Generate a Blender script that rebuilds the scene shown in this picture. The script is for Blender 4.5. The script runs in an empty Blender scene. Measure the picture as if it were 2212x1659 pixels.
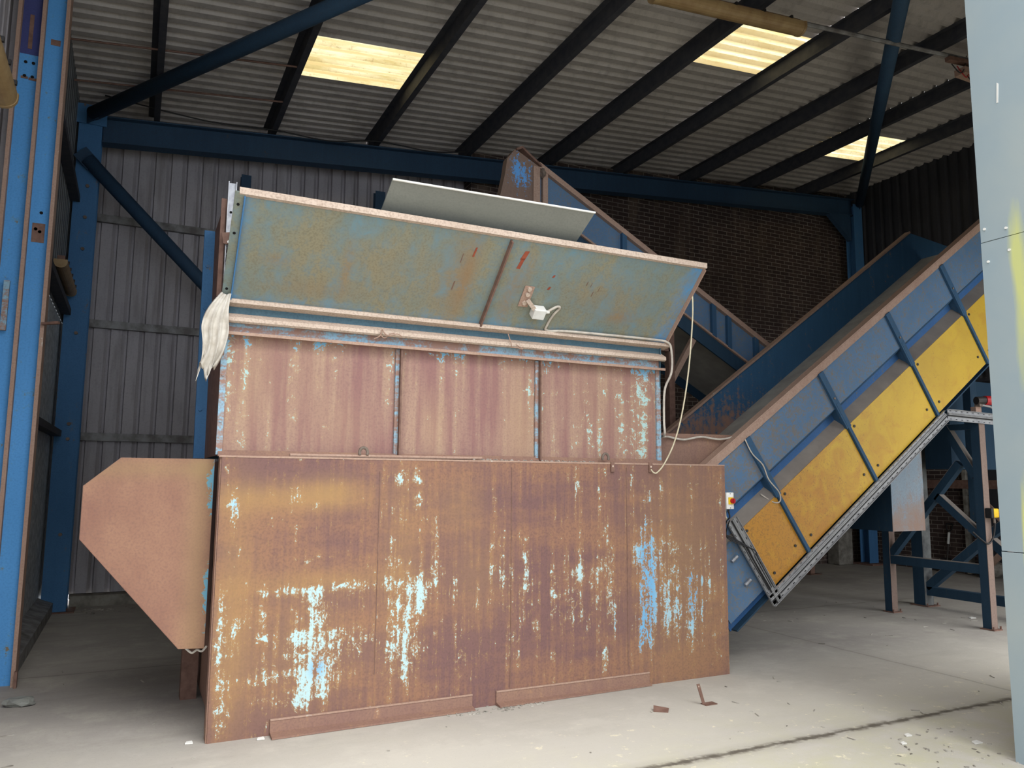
import bpy, bmesh, math, random
from mathutils import Vector, Matrix, Quaternion
random.seed(7)
sc = bpy.context.scene
COL = sc.collection

# ------------------------------------------------------------------ camera, sky, exposure
cam_d = bpy.data.cameras.new('camera'); cam = bpy.data.objects.new('camera', cam_d); COL.objects.link(cam)
cam_d.sensor_width = 36.0; cam_d.lens = 36.0 * 1661.0 / 2212.0; cam_d.clip_start = 0.05; cam_d.clip_end = 200
yaw, pitch, roll = math.radians(26.0464), math.radians(6.9771), math.radians(0.4645)
fwd = Vector((math.sin(yaw) * math.cos(pitch), math.cos(yaw) * math.cos(pitch), math.sin(pitch)))
r0 = Vector((math.cos(yaw), -math.sin(yaw), 0)); u0 = r0.cross(fwd)
rt = math.cos(roll) * r0 + math.sin(roll) * u0; up = -math.sin(roll) * r0 + math.cos(roll) * u0
M3 = Matrix((rt, up, -fwd)).transposed()
cam.matrix_world = Matrix.Translation((0, 0, 1.6)) @ M3.to_4x4()
sc.camera = cam
sc.view_settings.view_transform = 'Standard'; sc.view_settings.look = 'None'
sc.view_settings.gamma = 1.0; sc.view_settings.use_curve_mapping = False
sc.view_settings.exposure = 1.1
W = bpy.data.worlds.new('overcast'); sc.world = W; W.use_nodes = True
nt = W.node_tree; nt.nodes.clear()
wo = nt.nodes.new('ShaderNodeOutputWorld'); bg = nt.nodes.new('ShaderNodeBackground')
tc = nt.nodes.new('ShaderNodeTexCoord'); sx = nt.nodes.new('ShaderNodeSeparateXYZ'); rp = nt.nodes.new('ShaderNodeValToRGB')
nt.links.new(tc.outputs['Generated'], sx.inputs[0]); nt.links.new(sx.outputs[2], rp.inputs[0])
rp.color_ramp.elements[0].color = (0.80, 0.86, 0.95, 1); rp.color_ramp.elements[0].position = 0.0
rp.color_ramp.elements[1].color = (1.0, 0.99, 0.97, 1); rp.color_ramp.elements[1].position = 0.7
nt.links.new(rp.outputs[0], bg.inputs[0]); bg.inputs[1].default_value = 1.3
nt.links.new(bg.outputs[0], wo.inputs[0])
try:
    sc.cycles.use_denoising = True; sc.cycles.denoiser = 'OPENIMAGEDENOISE'
    sc.cycles.max_bounces = 8; sc.cycles.diffuse_bounces = 5; sc.cycles.sample_clamp_indirect = 6
except Exception: pass
sun_d = bpy.data.lights.new('hazy_sun', 'SUN'); sun_d.energy = 1.3; sun_d.angle = math.radians(50); sun_d.color = (1, 0.99, 0.97)
sun = bpy.data.objects.new('hazy_sun', sun_d); COL.objects.link(sun)
sun.rotation_euler = Vector((-0.20, 0.62, -0.80)).to_track_quat('-Z', 'Y').to_euler()

# ------------------------------------------------------------------ materials
def S(r, g, b):
    f = lambda c: ((c / 255 + 0.055) / 1.055) ** 2.4 if c > 10 else c / 255 / 12.92
    return (f(r), f(g), f(b), 1)
class NT:
    def __init__(s, name):
        s.m = bpy.data.materials.new(name); s.m.use_nodes = True; s.t = s.m.node_tree; s.t.nodes.clear()
        s.out = s.new('ShaderNodeOutputMaterial'); s.b = s.new('ShaderNodeBsdfPrincipled'); s.l(s.b.outputs[0], s.out.inputs[0])
        s.co = s.new('ShaderNodeTexCoord').outputs['Object']
    def new(s, k): return s.t.nodes.new(k)
    def l(s, a, b): s.t.links.new(a, b)
    def put(s, sock, v):
        if isinstance(v, bpy.types.NodeSocket): s.l(v, sock)
        else: sock.default_value = v
    def scaled(s, v):
        n = s.new('ShaderNodeMapping'); n.inputs['Scale'].default_value = v; s.l(s.co, n.inputs[0]); return n.outputs[0]
    def noise(s, scale, detail=4, vec=None, rough=0.55, dist=0.0):
        n = s.new('ShaderNodeTexNoise'); n.inputs['Scale'].default_value = scale; n.inputs['Detail'].default_value = detail
        n.inputs['Roughness'].default_value = rough; n.inputs['Distortion'].default_value = dist
        s.l(vec if vec else s.co, n.inputs['Vector']); return n.outputs[0]
    def math(s, op, a, b=0.0, clamp=False):
        n = s.new('ShaderNodeMath'); n.operation = op; n.use_clamp = clamp; s.put(n.inputs[0], a); s.put(n.inputs[1], b); return n.outputs[0]
    def edge(s, v, lo, hi):
        n = s.new('ShaderNodeMapRange'); n.clamp = True; s.put(n.inputs[0], v); n.inputs[1].default_value = lo; n.inputs[2].default_value = hi; return n.outputs[0]
    def mix(s, f, a, b):
        n = s.new('ShaderNodeMix'); n.data_type = 'RGBA'; s.put(n.inputs[0], f); s.put(n.inputs[6], a); s.put(n.inputs[7], b); return n.outputs[2]
    def attr(s, name='wear'):
        a = s.new('ShaderNodeAttribute'); a.attribute_name = name; q = s.new('ShaderNodeSeparateColor'); s.l(a.outputs['Color'], q.inputs[0]); return q.outputs
    def bump(s, h, strength=0.3, dist=0.01):
        n = s.new('ShaderNodeBump'); n.inputs['Strength'].default_value = strength; n.inputs['Distance'].default_value = dist
        s.l(h, n.inputs['Height']); s.l(n.outputs[0], s.b.inputs['Normal'])
    def done(s, col, rough=0.7, metal=0.0, spec=0.3):
        s.put(s.b.inputs['Base Color'], col); s.put(s.b.inputs['Roughness'], rough); s.put(s.b.inputs['Metallic'], metal)
        s.b.inputs['Specular IOR Level'].default_value = spec; return s.m

def worn(name, base, base2, fleck, coat, coat2, halo, bias=0.0, big=1.2, patch=9.0, streak=(16, 16, 1.3), rough=0.72, spec=0.3, halo_amt=0.55, fine=70, coat_sharp=0.03, bands=None, stw=0.4, lo=0.38, hi=0.62, fl=0.6, pvec=(1, 1, 1), pr=0.7):
    """sheet steel: base tones mixed by noise, a second coat that survives (or breaks through) in patches"""
    n = NT(name); A = n.attr()
    big_n = n.noise(big, 5, n.scaled(bands) if bands else None, rough=0.6); st = n.noise(1.0, 5, n.scaled(streak), 0.6); fn = n.noise(fine, 3); pn = n.noise(patch, 9, n.scaled(pvec), rough=pr, dist=0.5)
    t = n.edge(n.math('ADD', n.math('MULTIPLY', big_n, 1 - stw), n.math('MULTIPLY', st, stw)), lo, hi)
    col = n.mix(t, base, base2)
    col = n.mix(n.math('MULTIPLY', n.edge(fn, 0.45, 0.7), fl), col, fleck)
    col = n.mix(n.math('MULTIPLY', A[2], 0.75), col, halo)
    nz = n.math('ADD', n.math('MULTIPLY', pn, 0.5), n.math('ADD', n.math('MULTIPLY', st, 0.34), n.math('MULTIPLY', fn, 0.16)))
    nz = n.math('ADD', n.math('MULTIPLY', nz, 2.7), -0.85)
    m = n.math('ADD', n.math('ADD', nz, A[0]), bias)
    col = n.mix(n.math('MULTIPLY', n.edge(m, 0.60, 0.74), halo_amt), col, halo)
    c2 = n.mix(A[1], coat, coat2)
    col = n.mix(n.edge(m, 0.75 - coat_sharp, 0.75 + coat_sharp), col, c2)
    n.bump(n.math('ADD', fn, n.math('MULTIPLY', pn, 0.6)), 0.25, 0.004)
    return n.done(col, rough, 0, spec)

def flat(name, col, col2=None, scale=6, rough=0.6, metal=0.0, spec=0.3, bump=0.1):
    n = NT(name); f = n.noise(scale, 5); c = n.mix(n.edge(f, 0.35, 0.65), col, col2 or col); g = n.noise(scale * 9, 3)
    if bump: n.bump(g, bump, 0.003)
    return n.done(c, rough, metal, spec)

MAT = {}
MAT['front'] = worn('rusted_front_plate', S(112, 83, 80), S(136, 100, 80), S(94, 71, 69), S(168, 196, 199), S(106, 162, 200), S(168, 134, 82), bias=-0.04, streak=(24, 24, 1.2), patch=15, pvec=(1.25, 1, 0.85), pr=0.8, bands=(0.7, 1, 2.4), lo=0.44, hi=0.57, stw=0.35, fl=0.55, halo_amt=0.58)
MAT['rust'] = worn('brown_rust', S(130, 100, 90), S(142, 112, 94), S(114, 87, 80), S(186, 170, 150), S(110, 170, 210), S(170, 130, 92), bias=-0.12)
MAT['upper'] = worn('streaked_rust_panel', S(134, 98, 94), S(158, 130, 112), S(118, 88, 88), S(160, 190, 188), S(110, 172, 212), S(176, 150, 112), bias=-0.04, big=1.0, bands=(2.2, 2, 0.5), streak=(12, 12, 0.6), halo_amt=0.5, stw=0.55, lo=0.42, hi=0.58, patch=20, fl=0.5)
MAT['wing'] = worn('smooth_rust_guard', S(130, 94, 80), S(146, 110, 90), S(116, 87, 79), S(108, 140, 136), S(84, 150, 184), S(142, 120, 84), bias=-0.20, big=1.4, streak=(3, 3, 2), patch=9, fl=0.5, lo=0.42, hi=0.58)
MAT['flare'] = worn('dirty_blue_hopper', S(136, 131, 108), S(116, 128, 122), S(112, 106, 88), S(104, 136, 148), S(84, 142, 190), S(142, 108, 74), bias=-0.01, big=2.2, patch=9, streak=(7, 2, 2), halo_amt=0.12, coat_sharp=0.28, fl=0.7, lo=0.40, hi=0.60)
MAT['dust'] = worn('dust_caked_ledge', S(182, 162, 146), S(196, 178, 163), S(140, 120, 106), S(150, 108, 92), S(150, 108, 92), S(170, 144, 124), bias=-0.1, patch=16)
MAT['railblue'] = worn('chipped_blue_rail', S(142, 170, 186), S(126, 166, 192), S(120, 130, 136), S(146, 116, 104), S(150, 112, 92), S(146, 136, 126), bias=0.22, patch=8, streak=(1.5, 10, 30), coat_sharp=0.10)
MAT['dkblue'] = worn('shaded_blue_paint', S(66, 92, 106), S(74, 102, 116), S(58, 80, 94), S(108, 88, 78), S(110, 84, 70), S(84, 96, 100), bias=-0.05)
MAT['steelblue'] = worn('blue_frame_paint', S(66, 112, 156), S(74, 122, 168), S(62, 104, 144), S(118, 102, 90), S(96, 74, 62), S(94, 116, 134), bias=-0.06, streak=(10, 10, 1.5), patch=7)
MAT['postblue'] = worn('bright_blue_post', S(78, 144, 204), S(86, 152, 212), S(70, 132, 190), S(124, 110, 92), S(110, 80, 66), S(98, 142, 160), bias=-0.06, streak=(14, 14, 1.2), patch=10)
MAT['violetblue'] = worn('violet_blue_plate', S(58, 62, 112), S(66, 74, 124), S(54, 58, 104), S(110, 96, 90), S(96, 74, 62), S(84, 90, 120), bias=-0.2)
MAT['convblue'] = worn('conveyor_blue', S(76, 108, 142), S(88, 118, 150), S(96, 108, 118), S(116, 112, 106), S(104, 84, 72), S(92, 112, 132), bias=0.08, patch=40, streak=(9, 9, 9), coat_sharp=0.14, fl=0.9)
MAT['convdark'] = worn('conveyor_dark_blue', S(32, 56, 76), S(38, 64, 84), S(34, 56, 72), S(86, 74, 66), S(80, 68, 60), S(54, 68, 78), bias=-0.08, patch=8)  # darkened so faces turned from the light carry shade in the colour
MAT['convin'] = worn('worn_trough_blue', S(48, 86, 118), S(56, 96, 130), S(52, 84, 108), S(138, 108, 94), S(124, 96, 84), S(96, 100, 104), bias=-0.10, patch=16, coat_sharp=0.14)
MAT['recess'] = worn('deep_blue_recess', S(50, 92, 142), S(58, 100, 150), S(48, 84, 126), S(104, 100, 96), S(104, 84, 72), S(74, 100, 130), bias=-0.02, patch=30)
MAT['convchute'] = worn('pale_blue_chute_front', S(118, 132, 144), S(126, 140, 150), S(110, 120, 130), S(132, 112, 102), S(128, 104, 92), S(128, 124, 120), bias=-0.10, patch=6, coat_sharp=0.34, streak=(9, 9, 2))
MAT['dullface'] = flat('stained_grey_face', S(120, 122, 120), S(70, 72, 74), 6, 0.7)
MAT['stiff'] = worn('dark_blue_bar', S(40, 74, 104), S(50, 86, 118), S(56, 74, 88), S(104, 94, 88), S(96, 78, 66), S(70, 84, 94), bias=-0.04)
MAT['greydust'] = flat('grey_dust_film', S(120, 112, 106), S(134, 126, 118), 5)
MAT['lipdust'] = worn('dusty_rust_lip', S(156, 128, 112), S(168, 142, 126), S(140, 108, 94), S(178, 164, 152), S(170, 160, 150), S(150, 122, 104), bias=-0.05)
MAT['legbrown'] = worn('dust_brown_leg', S(122, 104, 95), S(132, 113, 103), S(108, 92, 84), S(112, 92, 82), S(130, 96, 84), S(122, 102, 92), bias=-0.1)
MAT['galv'] = flat('galvanised_steel', S(170, 172, 176), S(140, 142, 148), 22, 0.45, 0.55, 0.5)
MAT['tray'] = flat('dull_zinc_tray', S(158, 158, 158), S(136, 136, 138), 14, 0.5, 0.2)
MAT['darkhole'] = flat('black_void', S(16, 16, 18), S(22, 20, 20), 4, 0.9)
MAT['cable'] = flat('grey_cable_sheath', S(196, 188, 176), S(170, 160, 150), 20, 0.6)
MAT['blackcable'] = flat('black_cable', S(30, 30, 32), S(44, 42, 42), 20, 0.5)
MAT['sheet'] = worn('grey_plastic_sheet', S(128, 130, 124), S(136, 138, 132), S(120, 122, 118), S(164, 164, 158), S(164, 164, 158), S(144, 144, 138), bias=-0.16, streak=(3, 8, 8), rough=0.5)
MAT['cloth'] = flat('dirty_white_rag', S(206, 201, 192), S(176, 168, 156), 14, 0.9)
MAT['string'] = flat('pale_cord', S(206, 198, 172), S(188, 178, 152), 30, 0.8)
MAT['white'] = flat('white_enamel', S(222, 222, 218), S(206, 204, 198), 10, 0.4)
MAT['red'] = flat('red_plastic', S(176, 36, 40), S(150, 30, 34), 10, 0.35)
MAT['yellowbox'] = flat('yellow_plastic', S(226, 190, 40), S(210, 170, 30), 10, 0.4)
MAT['orange'] = flat('orange_plastic', S(236, 96, 40), S(220, 80, 30), 10, 0.5)
MAT['brownmetal'] = flat('bare_rusty_bracket', S(124, 96, 84), S(104, 78, 68), 20, 0.7)
MAT['concretepost'] = flat('pale_render', S(150, 146, 136), S(110, 104, 96), 8, 0.9)
MAT['wood'] = flat('weathered_timber', S(150, 124, 88), S(128, 102, 70), 9, 0.8)
MAT['black'] = flat('black_rubber', S(26, 25, 25), S(36, 34, 33), 12, 0.7)
MAT['belt'] = flat('dusty_rubber_belt', S(146, 142, 136), S(164, 160, 152), 5, 0.8)
MAT['diffuser'] = flat('yellowed_diffuser', S(158, 134, 96), S(136, 110, 76), 7, 0.5)
MAT['litter'] = flat('litter_scraps', S(190, 186, 176), S(90, 84, 76), 3, 0.8)
MAT['grit'] = flat('grey_grit', S(120, 112, 104), S(170, 162, 152), 30, 0.9)
MAT['lug'] = flat('grey_iron_lug', S(120, 108, 98), S(96, 84, 76), 20, 0.6)
MAT['blade'] = flat('dark_spade_steel', S(50, 48, 48), S(66, 60, 56), 12, 0.5, 0.4)

# yellow fibreglass guards: matt yellow with brown fibre-like stains
n = NT('yellow_guard'); f1 = n.noise(1.6, 4); fib = n.noise(26, 6, n.scaled((1, 1, 1)), 0.7, 2.2); st = n.noise(5, 5, dist=1.0)
A = n.attr()
col = n.mix(n.edge(f1, 0.35, 0.65), S(204, 166, 40), S(190, 152, 36))
col = n.mix(n.math('MULTIPLY', n.edge(n.math('ADD', st, A[0]), 0.55, 1.0), 0.8), col, S(172, 112, 34))
col = n.mix(n.math('MULTIPLY', n.edge(n.math('ADD', n.math('MULTIPLY', A[0], 0.16), fib), 0.60, 0.68), 0.6), col, S(130, 92, 40))
n.bump(fib, 0.2, 0.004); MAT['yellow'] = n.done(col, 0.5, 0, 0.4)

# pale grey-blue door cladding with yellow smears
n = NT('pale_cladding'); f1 = n.noise(1.2, 4); st = n.noise(1.0, 5, n.scaled((4, 9, 1.3)), 0.6); A = n.attr()
col = n.mix(n.edge(f1, 0.35, 0.65), S(138, 153, 160), S(150, 160, 161))
col = n.mix(n.math('MULTIPLY', n.edge(n.math('ADD', n.math('MULTIPLY', st, 0.8), A[0]), 0.62, 1.0), 0.75), col, S(196, 198, 110))
col = n.mix(A[1], col, S(240, 242, 240)); n.bump(st, 0.08, 0.004); MAT['pale'] = n.done(col, 0.45, 0, 0.4)

# corrugated cladding, roof sheet
def clad(name, c1, c2, c3, rough=0.6, metal=0.0):
    n = NT(name); a = n.noise(0.9, 5); st = n.noise(1.0, 5, n.scaled((7, 7, 0.7)), 0.65); f = n.noise(40, 3)
    col = n.mix(n.edge(a, 0.35, 0.65), c1, c2); col = n.mix(n.math('MULTIPLY', n.edge(st, 0.5, 0.72), 0.6), col, c3)
    col = n.mix(n.math('MULTIPLY', n.edge(f, 0.5, 0.8), 0.3), col, c3); return n.done(col, rough, metal, 0.3)
MAT['backclad'] = clad('grey_wall_sheet', S(178, 174, 178), S(164, 160, 164), S(120, 114, 112))
MAT['roofsheet'] = clad('roof_sheet', S(188, 182, 178), S(174, 168, 164), S(138, 132, 128))
MAT['leftclad'] = clad('shaded_wall_sheet', S(112, 114, 116), S(98, 100, 102), S(70, 70, 70))  # same sheeting made darker, its shade put into the colour
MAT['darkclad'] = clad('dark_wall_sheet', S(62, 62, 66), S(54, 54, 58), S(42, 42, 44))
MAT['galvwall'] = flat('mottled_zinc_sheet', S(204, 208, 210), S(150, 156, 160), 16, 0.55, 0.1)
MAT['girt'] = flat('grey_sheeting_rail', S(150, 150, 150), S(104, 100, 98), 7, 0.6, 0.2)
MAT['purlin'] = flat('dark_purlin_paint', S(58, 60, 68), S(72, 72, 76), 9, 0.7, 0, 0.2)
MAT['tube'] = worn('deep_blue_tube', S(44, 68, 92), S(50, 78, 104), S(48, 62, 78), S(80, 72, 70), S(70, 60, 56), S(58, 70, 82), bias=-0.12)

# brick
def brickmat(name, axis):
    n = NT(name); s = n.new('ShaderNodeSeparateXYZ'); n.l(n.co, s.inputs[0]); c = n.new('ShaderNodeCombineXYZ')
    n.l(s.outputs[0 if axis == 'x' else 1], c.inputs[0]); n.l(s.outputs[2], c.inputs[1])
    b = n.new('ShaderNodeTexBrick'); n.l(c.outputs[0], b.inputs['Vector']); b.inputs['Scale'].default_value = 1.0
    b.inputs['Brick Width'].default_value = 0.225; b.inputs['Row Height'].default_value = 0.075; b.inputs['Mortar Size'].default_value = 0.006
    b.inputs['Mortar Smooth'].default_value = 0.3; b.inputs['Bias'].default_value = -0.1
    b.inputs['Color1'].default_value = S(80, 66, 62); b.inputs['Color2'].default_value = S(64, 54, 52); b.inputs['Mortar'].default_value = S(150, 140, 130)
    a = n.noise(0.9, 6, rough=0.65); st = n.noise(1.0, 4, n.scaled((2.2, 2.2, 0.35)), 0.6)
    col = n.mix(n.math('MULTIPLY', n.edge(a, 0.42, 0.7), 0.7), b.outputs[0], S(62, 50, 46))
    col = n.mix(n.math('MULTIPLY', n.edge(st, 0.52, 0.72), 0.6), col, S(122, 106, 92))
    n.bump(n.math('SUBTRACT', 1.0, b.outputs[1]), 0.4, 0.006); return n.done(col, 0.9, 0, 0.15)
MAT['brick_x'] = brickmat('brick_back', 'x'); MAT['brick_y'] = brickmat('brick_side', 'y')

# concrete floor
n = NT('concrete_floor'); s = n.new('ShaderNodeSeparateXYZ'); n.l(n.co, s.inputs[0])
a = n.noise(0.55, 6, rough=0.6); b_ = n.noise(2.6, 7, rough=0.7); f = n.noise(45, 4, rough=0.7); sp = n.noise(140, 2); st = n.noise(1.0, 6, n.scaled((0.9, 3.2, 1)), 0.65)
col = n.mix(n.edge(a, 0.35, 0.65), S(168, 163, 155), S(150, 145, 140))
col = n.mix(n.math('MULTIPLY', n.edge(b_, 0.5, 0.75), 0.5), col, S(196, 192, 178))
col = n.mix(n.math('MULTIPLY', n.edge(st, 0.52, 0.72), 0.45), col, S(132, 126, 120))
col = n.mix(n.math('MULTIPLY', n.edge(f, 0.55, 0.75), 0.35), col, S(130, 124, 116))
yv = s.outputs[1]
pale_front = n.edge(n.math('ADD', yv, n.math('MULTIPLY', n.math('SUBTRACT', b_, 0.5), 2.4)), 5.6, 4.3)
col = n.mix(n.math('MULTIPLY', pale_front, 0.55), col, S(208, 204, 193))  # paler towards the front: bleached concrete plus daylight falloff put into the colour
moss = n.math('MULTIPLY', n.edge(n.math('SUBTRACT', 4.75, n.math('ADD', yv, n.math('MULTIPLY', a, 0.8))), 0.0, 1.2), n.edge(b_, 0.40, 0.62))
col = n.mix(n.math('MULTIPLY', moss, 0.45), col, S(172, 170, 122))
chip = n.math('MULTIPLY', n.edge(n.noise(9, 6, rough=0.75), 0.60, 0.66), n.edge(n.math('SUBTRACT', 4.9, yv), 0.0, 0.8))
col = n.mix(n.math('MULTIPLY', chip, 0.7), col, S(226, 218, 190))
col = n.mix(n.math('MULTIPLY', n.edge(sp, 0.68, 0.74), 0.5), col, S(82, 78, 72))
jd = n.math('ABSOLUTE', n.math('SUBTRACT', n.math('ADD', yv, n.math('MULTIPLY', n.math('SUBTRACT', n.noise(7, 4), 0.5), 0.05)), 3.71))
jd2 = n.math('ABSOLUTE', n.math('SUBTRACT', n.math('ADD', yv, n.math('MULTIPLY', n.math('SUBTRACT', n.noise(5, 4), 0.5), 0.06)), 7.35))
jx = n.math('ABSOLUTE', n.math('SUBTRACT', n.math('ADD', s.outputs[0], n.math('MULTIPLY', n.math('SUBTRACT', n.noise(6, 4), 0.5), 0.05)), 6.2))
col = n.mix(n.math('MULTIPLY', n.math('SUBTRACT', 1.0, n.edge(jd, 0.012, 0.05)), n.edge(n.noise(11, 4), 0.42, 0.55)), col, S(92, 86, 76))
for j, amt in ((jd, 0.8), (jd2, 0.35), (jx, 0.3)):
    col = n.mix(n.math('MULTIPLY', n.math('SUBTRACT', 1.0, n.edge(j, 0.006, 0.022)), amt), col, S(84, 78, 70))
    col = n.mix(n.math('MULTIPLY', n.math('SUBTRACT', 1.0, n.edge(j, 0.02, 0.12)), amt * 0.3), col, S(120, 114, 104))
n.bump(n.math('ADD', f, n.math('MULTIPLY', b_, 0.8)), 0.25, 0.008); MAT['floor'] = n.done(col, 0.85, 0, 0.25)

# translucent roof light
n = NT('roof_light_sheet'); st = n.noise(1.0, 6, n.scaled((1.0, 6, 1)), 0.65); f = n.noise(20, 5, rough=0.7)
col = n.mix(n.edge(st, 0.4, 0.62), S(222, 212, 176), S(186, 168, 116)); col = n.mix(n.math('MULTIPLY', n.edge(f, 0.56, 0.7), 0.65), col, S(150, 130, 90))
s_ = n.new('ShaderNodeSeparateXYZ'); n.l(n.co, s_.inputs[0]); wv = n.math('PINGPONG', n.math('ADD', s_.outputs[1], n.math('MULTIPLY', n.math('SUBTRACT', f, 0.5), 0.06)), 0.096)
col = n.mix(n.math('MULTIPLY', n.edge(wv, 0.035, 0.075), 0.75), col, S(168, 148, 104))  # stripes along the ribs put corrugation shading into the sheet colour
tr = n.new('ShaderNodeBsdfTranslucent'); df = n.new('ShaderNodeBsdfDiffuse'); mx = n.new('ShaderNodeMixShader'); mx.inputs[0].default_value = 0.85
n.l(col, tr.inputs[0]); n.l(col, df.inputs[0]); n.l(df.outputs[0], mx.inputs[1]); n.l(tr.outputs[0], mx.inputs[2]); n.l(mx.outputs[0], n.out.inputs[0])
MAT['rooflight'] = n.m

# ------------------------------------------------------------------ mesh helpers (all take world coordinates)
V = Vector
def B(): return bmesh.new()
def box(bm, lo, hi):
    x0, y0, z0 = lo; x1, y1, z1 = hi
    v = [bm.verts.new(p) for p in ((x0,y0,z0),(x1,y0,z0),(x1,y1,z0),(x0,y1,z0),(x0,y0,z1),(x1,y0,z1),(x1,y1,z1),(x0,y1,z1))]
    for f in ((0,3,2,1),(4,5,6,7),(0,1,5,4),(1,2,6,5),(2,3,7,6),(3,0,4,7)): bm.faces.new([v[i] for i in f])
    return bm
def loft(bm, rings, closed_ring=True, cap=True):
    rr = [[bm.verts.new(p) for p in r] for r in rings]; k = len(rr[0])
    for a, b in zip(rr, rr[1:]):
        for i in range(k if closed_ring else k - 1):
            j = (i + 1) % k; bm.faces.new((a[i], a[j], b[j], b[i]))
    if cap and closed_ring and k > 2:
        bm.faces.new(rr[0][::-1]); bm.faces.new(rr[-1])
    return bm
def prism(bm, poly, d):
    """polygon (3-D points) pushed along vector d"""
    d = V(d); return loft(bm, [[V(p) for p in poly], [V(p) + d for p in poly]])
def frame(p0, p1, upv=(0, 0, 1)):
    t = (V(p1) - V(p0)).normalized(); u = V(upv); s = t.cross(u)
    if s.length < 1e-4: s = t.cross(V((0, 1, 0)))
    s.normalize(); return t, s, s.cross(t)
def sweep(bm, prof, p0, p1, upv=(0, 0, 1)):
    """2-D profile (side, up) extruded from p0 to p1"""
    t, s, u = frame(p0, p1, upv)
    return loft(bm, [[V(p) + s * a + u * b for a, b in prof] for p in (p0, p1)])
def bar(bm, p0, p1, w, h, upv=(0, 0, 1)):
    return sweep(bm, [(-w/2,-h/2),(w/2,-h/2),(w/2,h/2),(-w/2,h/2)], p0, p1, upv)
def Lsec(a, b, t): return [(0,0),(a,0),(a,t),(t,t),(t,b),(0,b)]
def Csec(w, h, t, lip=0.0): return [(0,-h/2),(w,-h/2),(w,-h/2+t),(t,-h/2+t),(t,h/2-t),(w,h/2-t),(w,h/2),(0,h/2)]
def Isec(w, h, tf, tw): return [(-w/2,-h/2),(w/2,-h/2),(w/2,-h/2+tf),(tw/2,-h/2+tf),(tw/2,h/2-tf),(w/2,h/2-tf),(w/2,h/2),(-w/2,h/2),(-w/2,h/2-tf),(-tw/2,h/2-tf),(-tw/2,-h/2+tf),(-w/2,-h/2+tf)]
def tube(bm, pts, r, k=10, radii=None):
    pts = [V(p) for p in pts]; rings = []; prev = None
    for i, p in enumerate(pts):
        t = (pts[min(i+1, len(pts)-1)] - pts[max(i-1, 0)]).normalized()
        if prev is None:
            s = t.cross(V((0,0,1)));  s = t.cross(V((0,1,0))) if s.length < 1e-3 else s
        else: s = prev - t * prev.dot(t)
        s.normalize(); prev = s; u = t.cross(s); q = radii[i] if radii else r
        rings.append([p + s * (q * math.cos(2*math.pi*j/k)) + u * (q * math.sin(2*math.pi*j/k)) for j in range(k)])
    return loft(bm, rings)
def spline(pts, n=6):
    pts = [V(p) for p in pts]; out = []
    for i in range(len(pts) - 1):
        a, b, c, d = pts[max(i-1,0)], pts[i], pts[i+1], pts[min(i+2, len(pts)-1)]
        for k in range(n):
            t = k / n; out.append(0.5 * ((2*b) + (c-a)*t + (2*a-5*b+4*c-d)*t*t + (3*b-a-3*c+d)*t*t*t))
    return out + [pts[-1]]
def disc(bm, c, ax, r, h, k=12):
    ax = V(ax).normalized(); return tube(bm, [V(c), V(c) + ax * h], r, k)
def gridq(bm, o, a, b, nu, nv):
    o, a, b = V(o), V(a), V(b)
    vv = [[bm.verts.new(o + a * (i/nu) + b * (j/nv)) for i in range(nu+1)] for j in range(nv+1)]
    for j in range(nv):
        for i in range(nu): bm.faces.new((vv[j][i], vv[j][i+1], vv[j+1][i+1], vv[j+1][i]))
    return bm
def corr(bm, o, wave, rib, nrm, width, pitch, depth, prof=((0,0),(0.30,0),(0.42,1),(0.88,1),(1.0,0))):
    """trapezoid sheet: waves along unit vector wave over width, ribs along vector rib"""
    o, wave, rib, nrm = V(o), V(wave), V(rib), V(nrm); P = []
    for i in range(int(round(width / pitch))):
        for a, h in prof[:-1]: P.append(o + wave * ((i + a) * pitch) + nrm * (h * depth))
    P.append(o + wave * width)
    return loft(bm, [P, [p + rib for p in P]], closed_ring=False, cap=False)
def blob(bm, c, rx, ry, rz, k=8, jit=0.25, seed=0):
    rnd = random.Random(seed); m = bmesh.ops.create_icosphere(bm, subdivisions=2, radius=1.0)
    for v in m['verts']:
        q = 1 + rnd.uniform(-jit, jit); v.co = V((c[0] + v.co.x*rx*q, c[1] + v.co.y*ry*q, c[2] + v.co.z*rz*q))
    return bm

ROOT = {}
def link(name, bm, mat, parent=None, origin=None, wear=None, solid=None, bevel=None, smooth=False):
    bmesh.ops.remove_doubles(bm, verts=bm.verts, dist=1e-6)
    if not solid or True: bmesh.ops.recalc_face_normals(bm, faces=bm.faces)
    me = bpy.data.meshes.new(name); bm.to_mesh(me); bm.free()
    if origin is None:
        if parent is not None: origin = ROOT[parent.name]
        else:
            xs = [v.co for v in me.vertices]
            lo = [min(c[i] for c in xs) for i in range(3)]; hi = [max(c[i] for c in xs) for i in range(3)]
            origin = V(((lo[0]+hi[0])/2, (lo[1]+hi[1])/2, lo[2]))
    if wear:
        at = me.color_attributes.new('wear', 'FLOAT_COLOR', 'POINT')
        for v in me.vertices: at.data[v.index].color = (*wear(v.co), 1.0)
    me.transform(Matrix.Translation(-V(origin)))
    mats = mat if isinstance(mat, (list, tuple)) else [mat]
    for m in mats: me.materials.append(MAT[m])
    if smooth:
        for p in me.polygons: p.use_smooth = True
    o = bpy.data.objects.new(name, me); COL.objects.link(o)
    if parent is not None: o.parent = parent
    else: o.location = origin
    ROOT[o.name] = V(origin)
    if solid:
        s = o.modifiers.new('thickness', 'SOLIDIFY'); s.thickness = solid; s.offset = 0
    if bevel:
        s = o.modifiers.new('edge', 'BEVEL'); s.width = bevel; s.segments = 2; s.limit_method = 'ANGLE'
    return o
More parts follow.
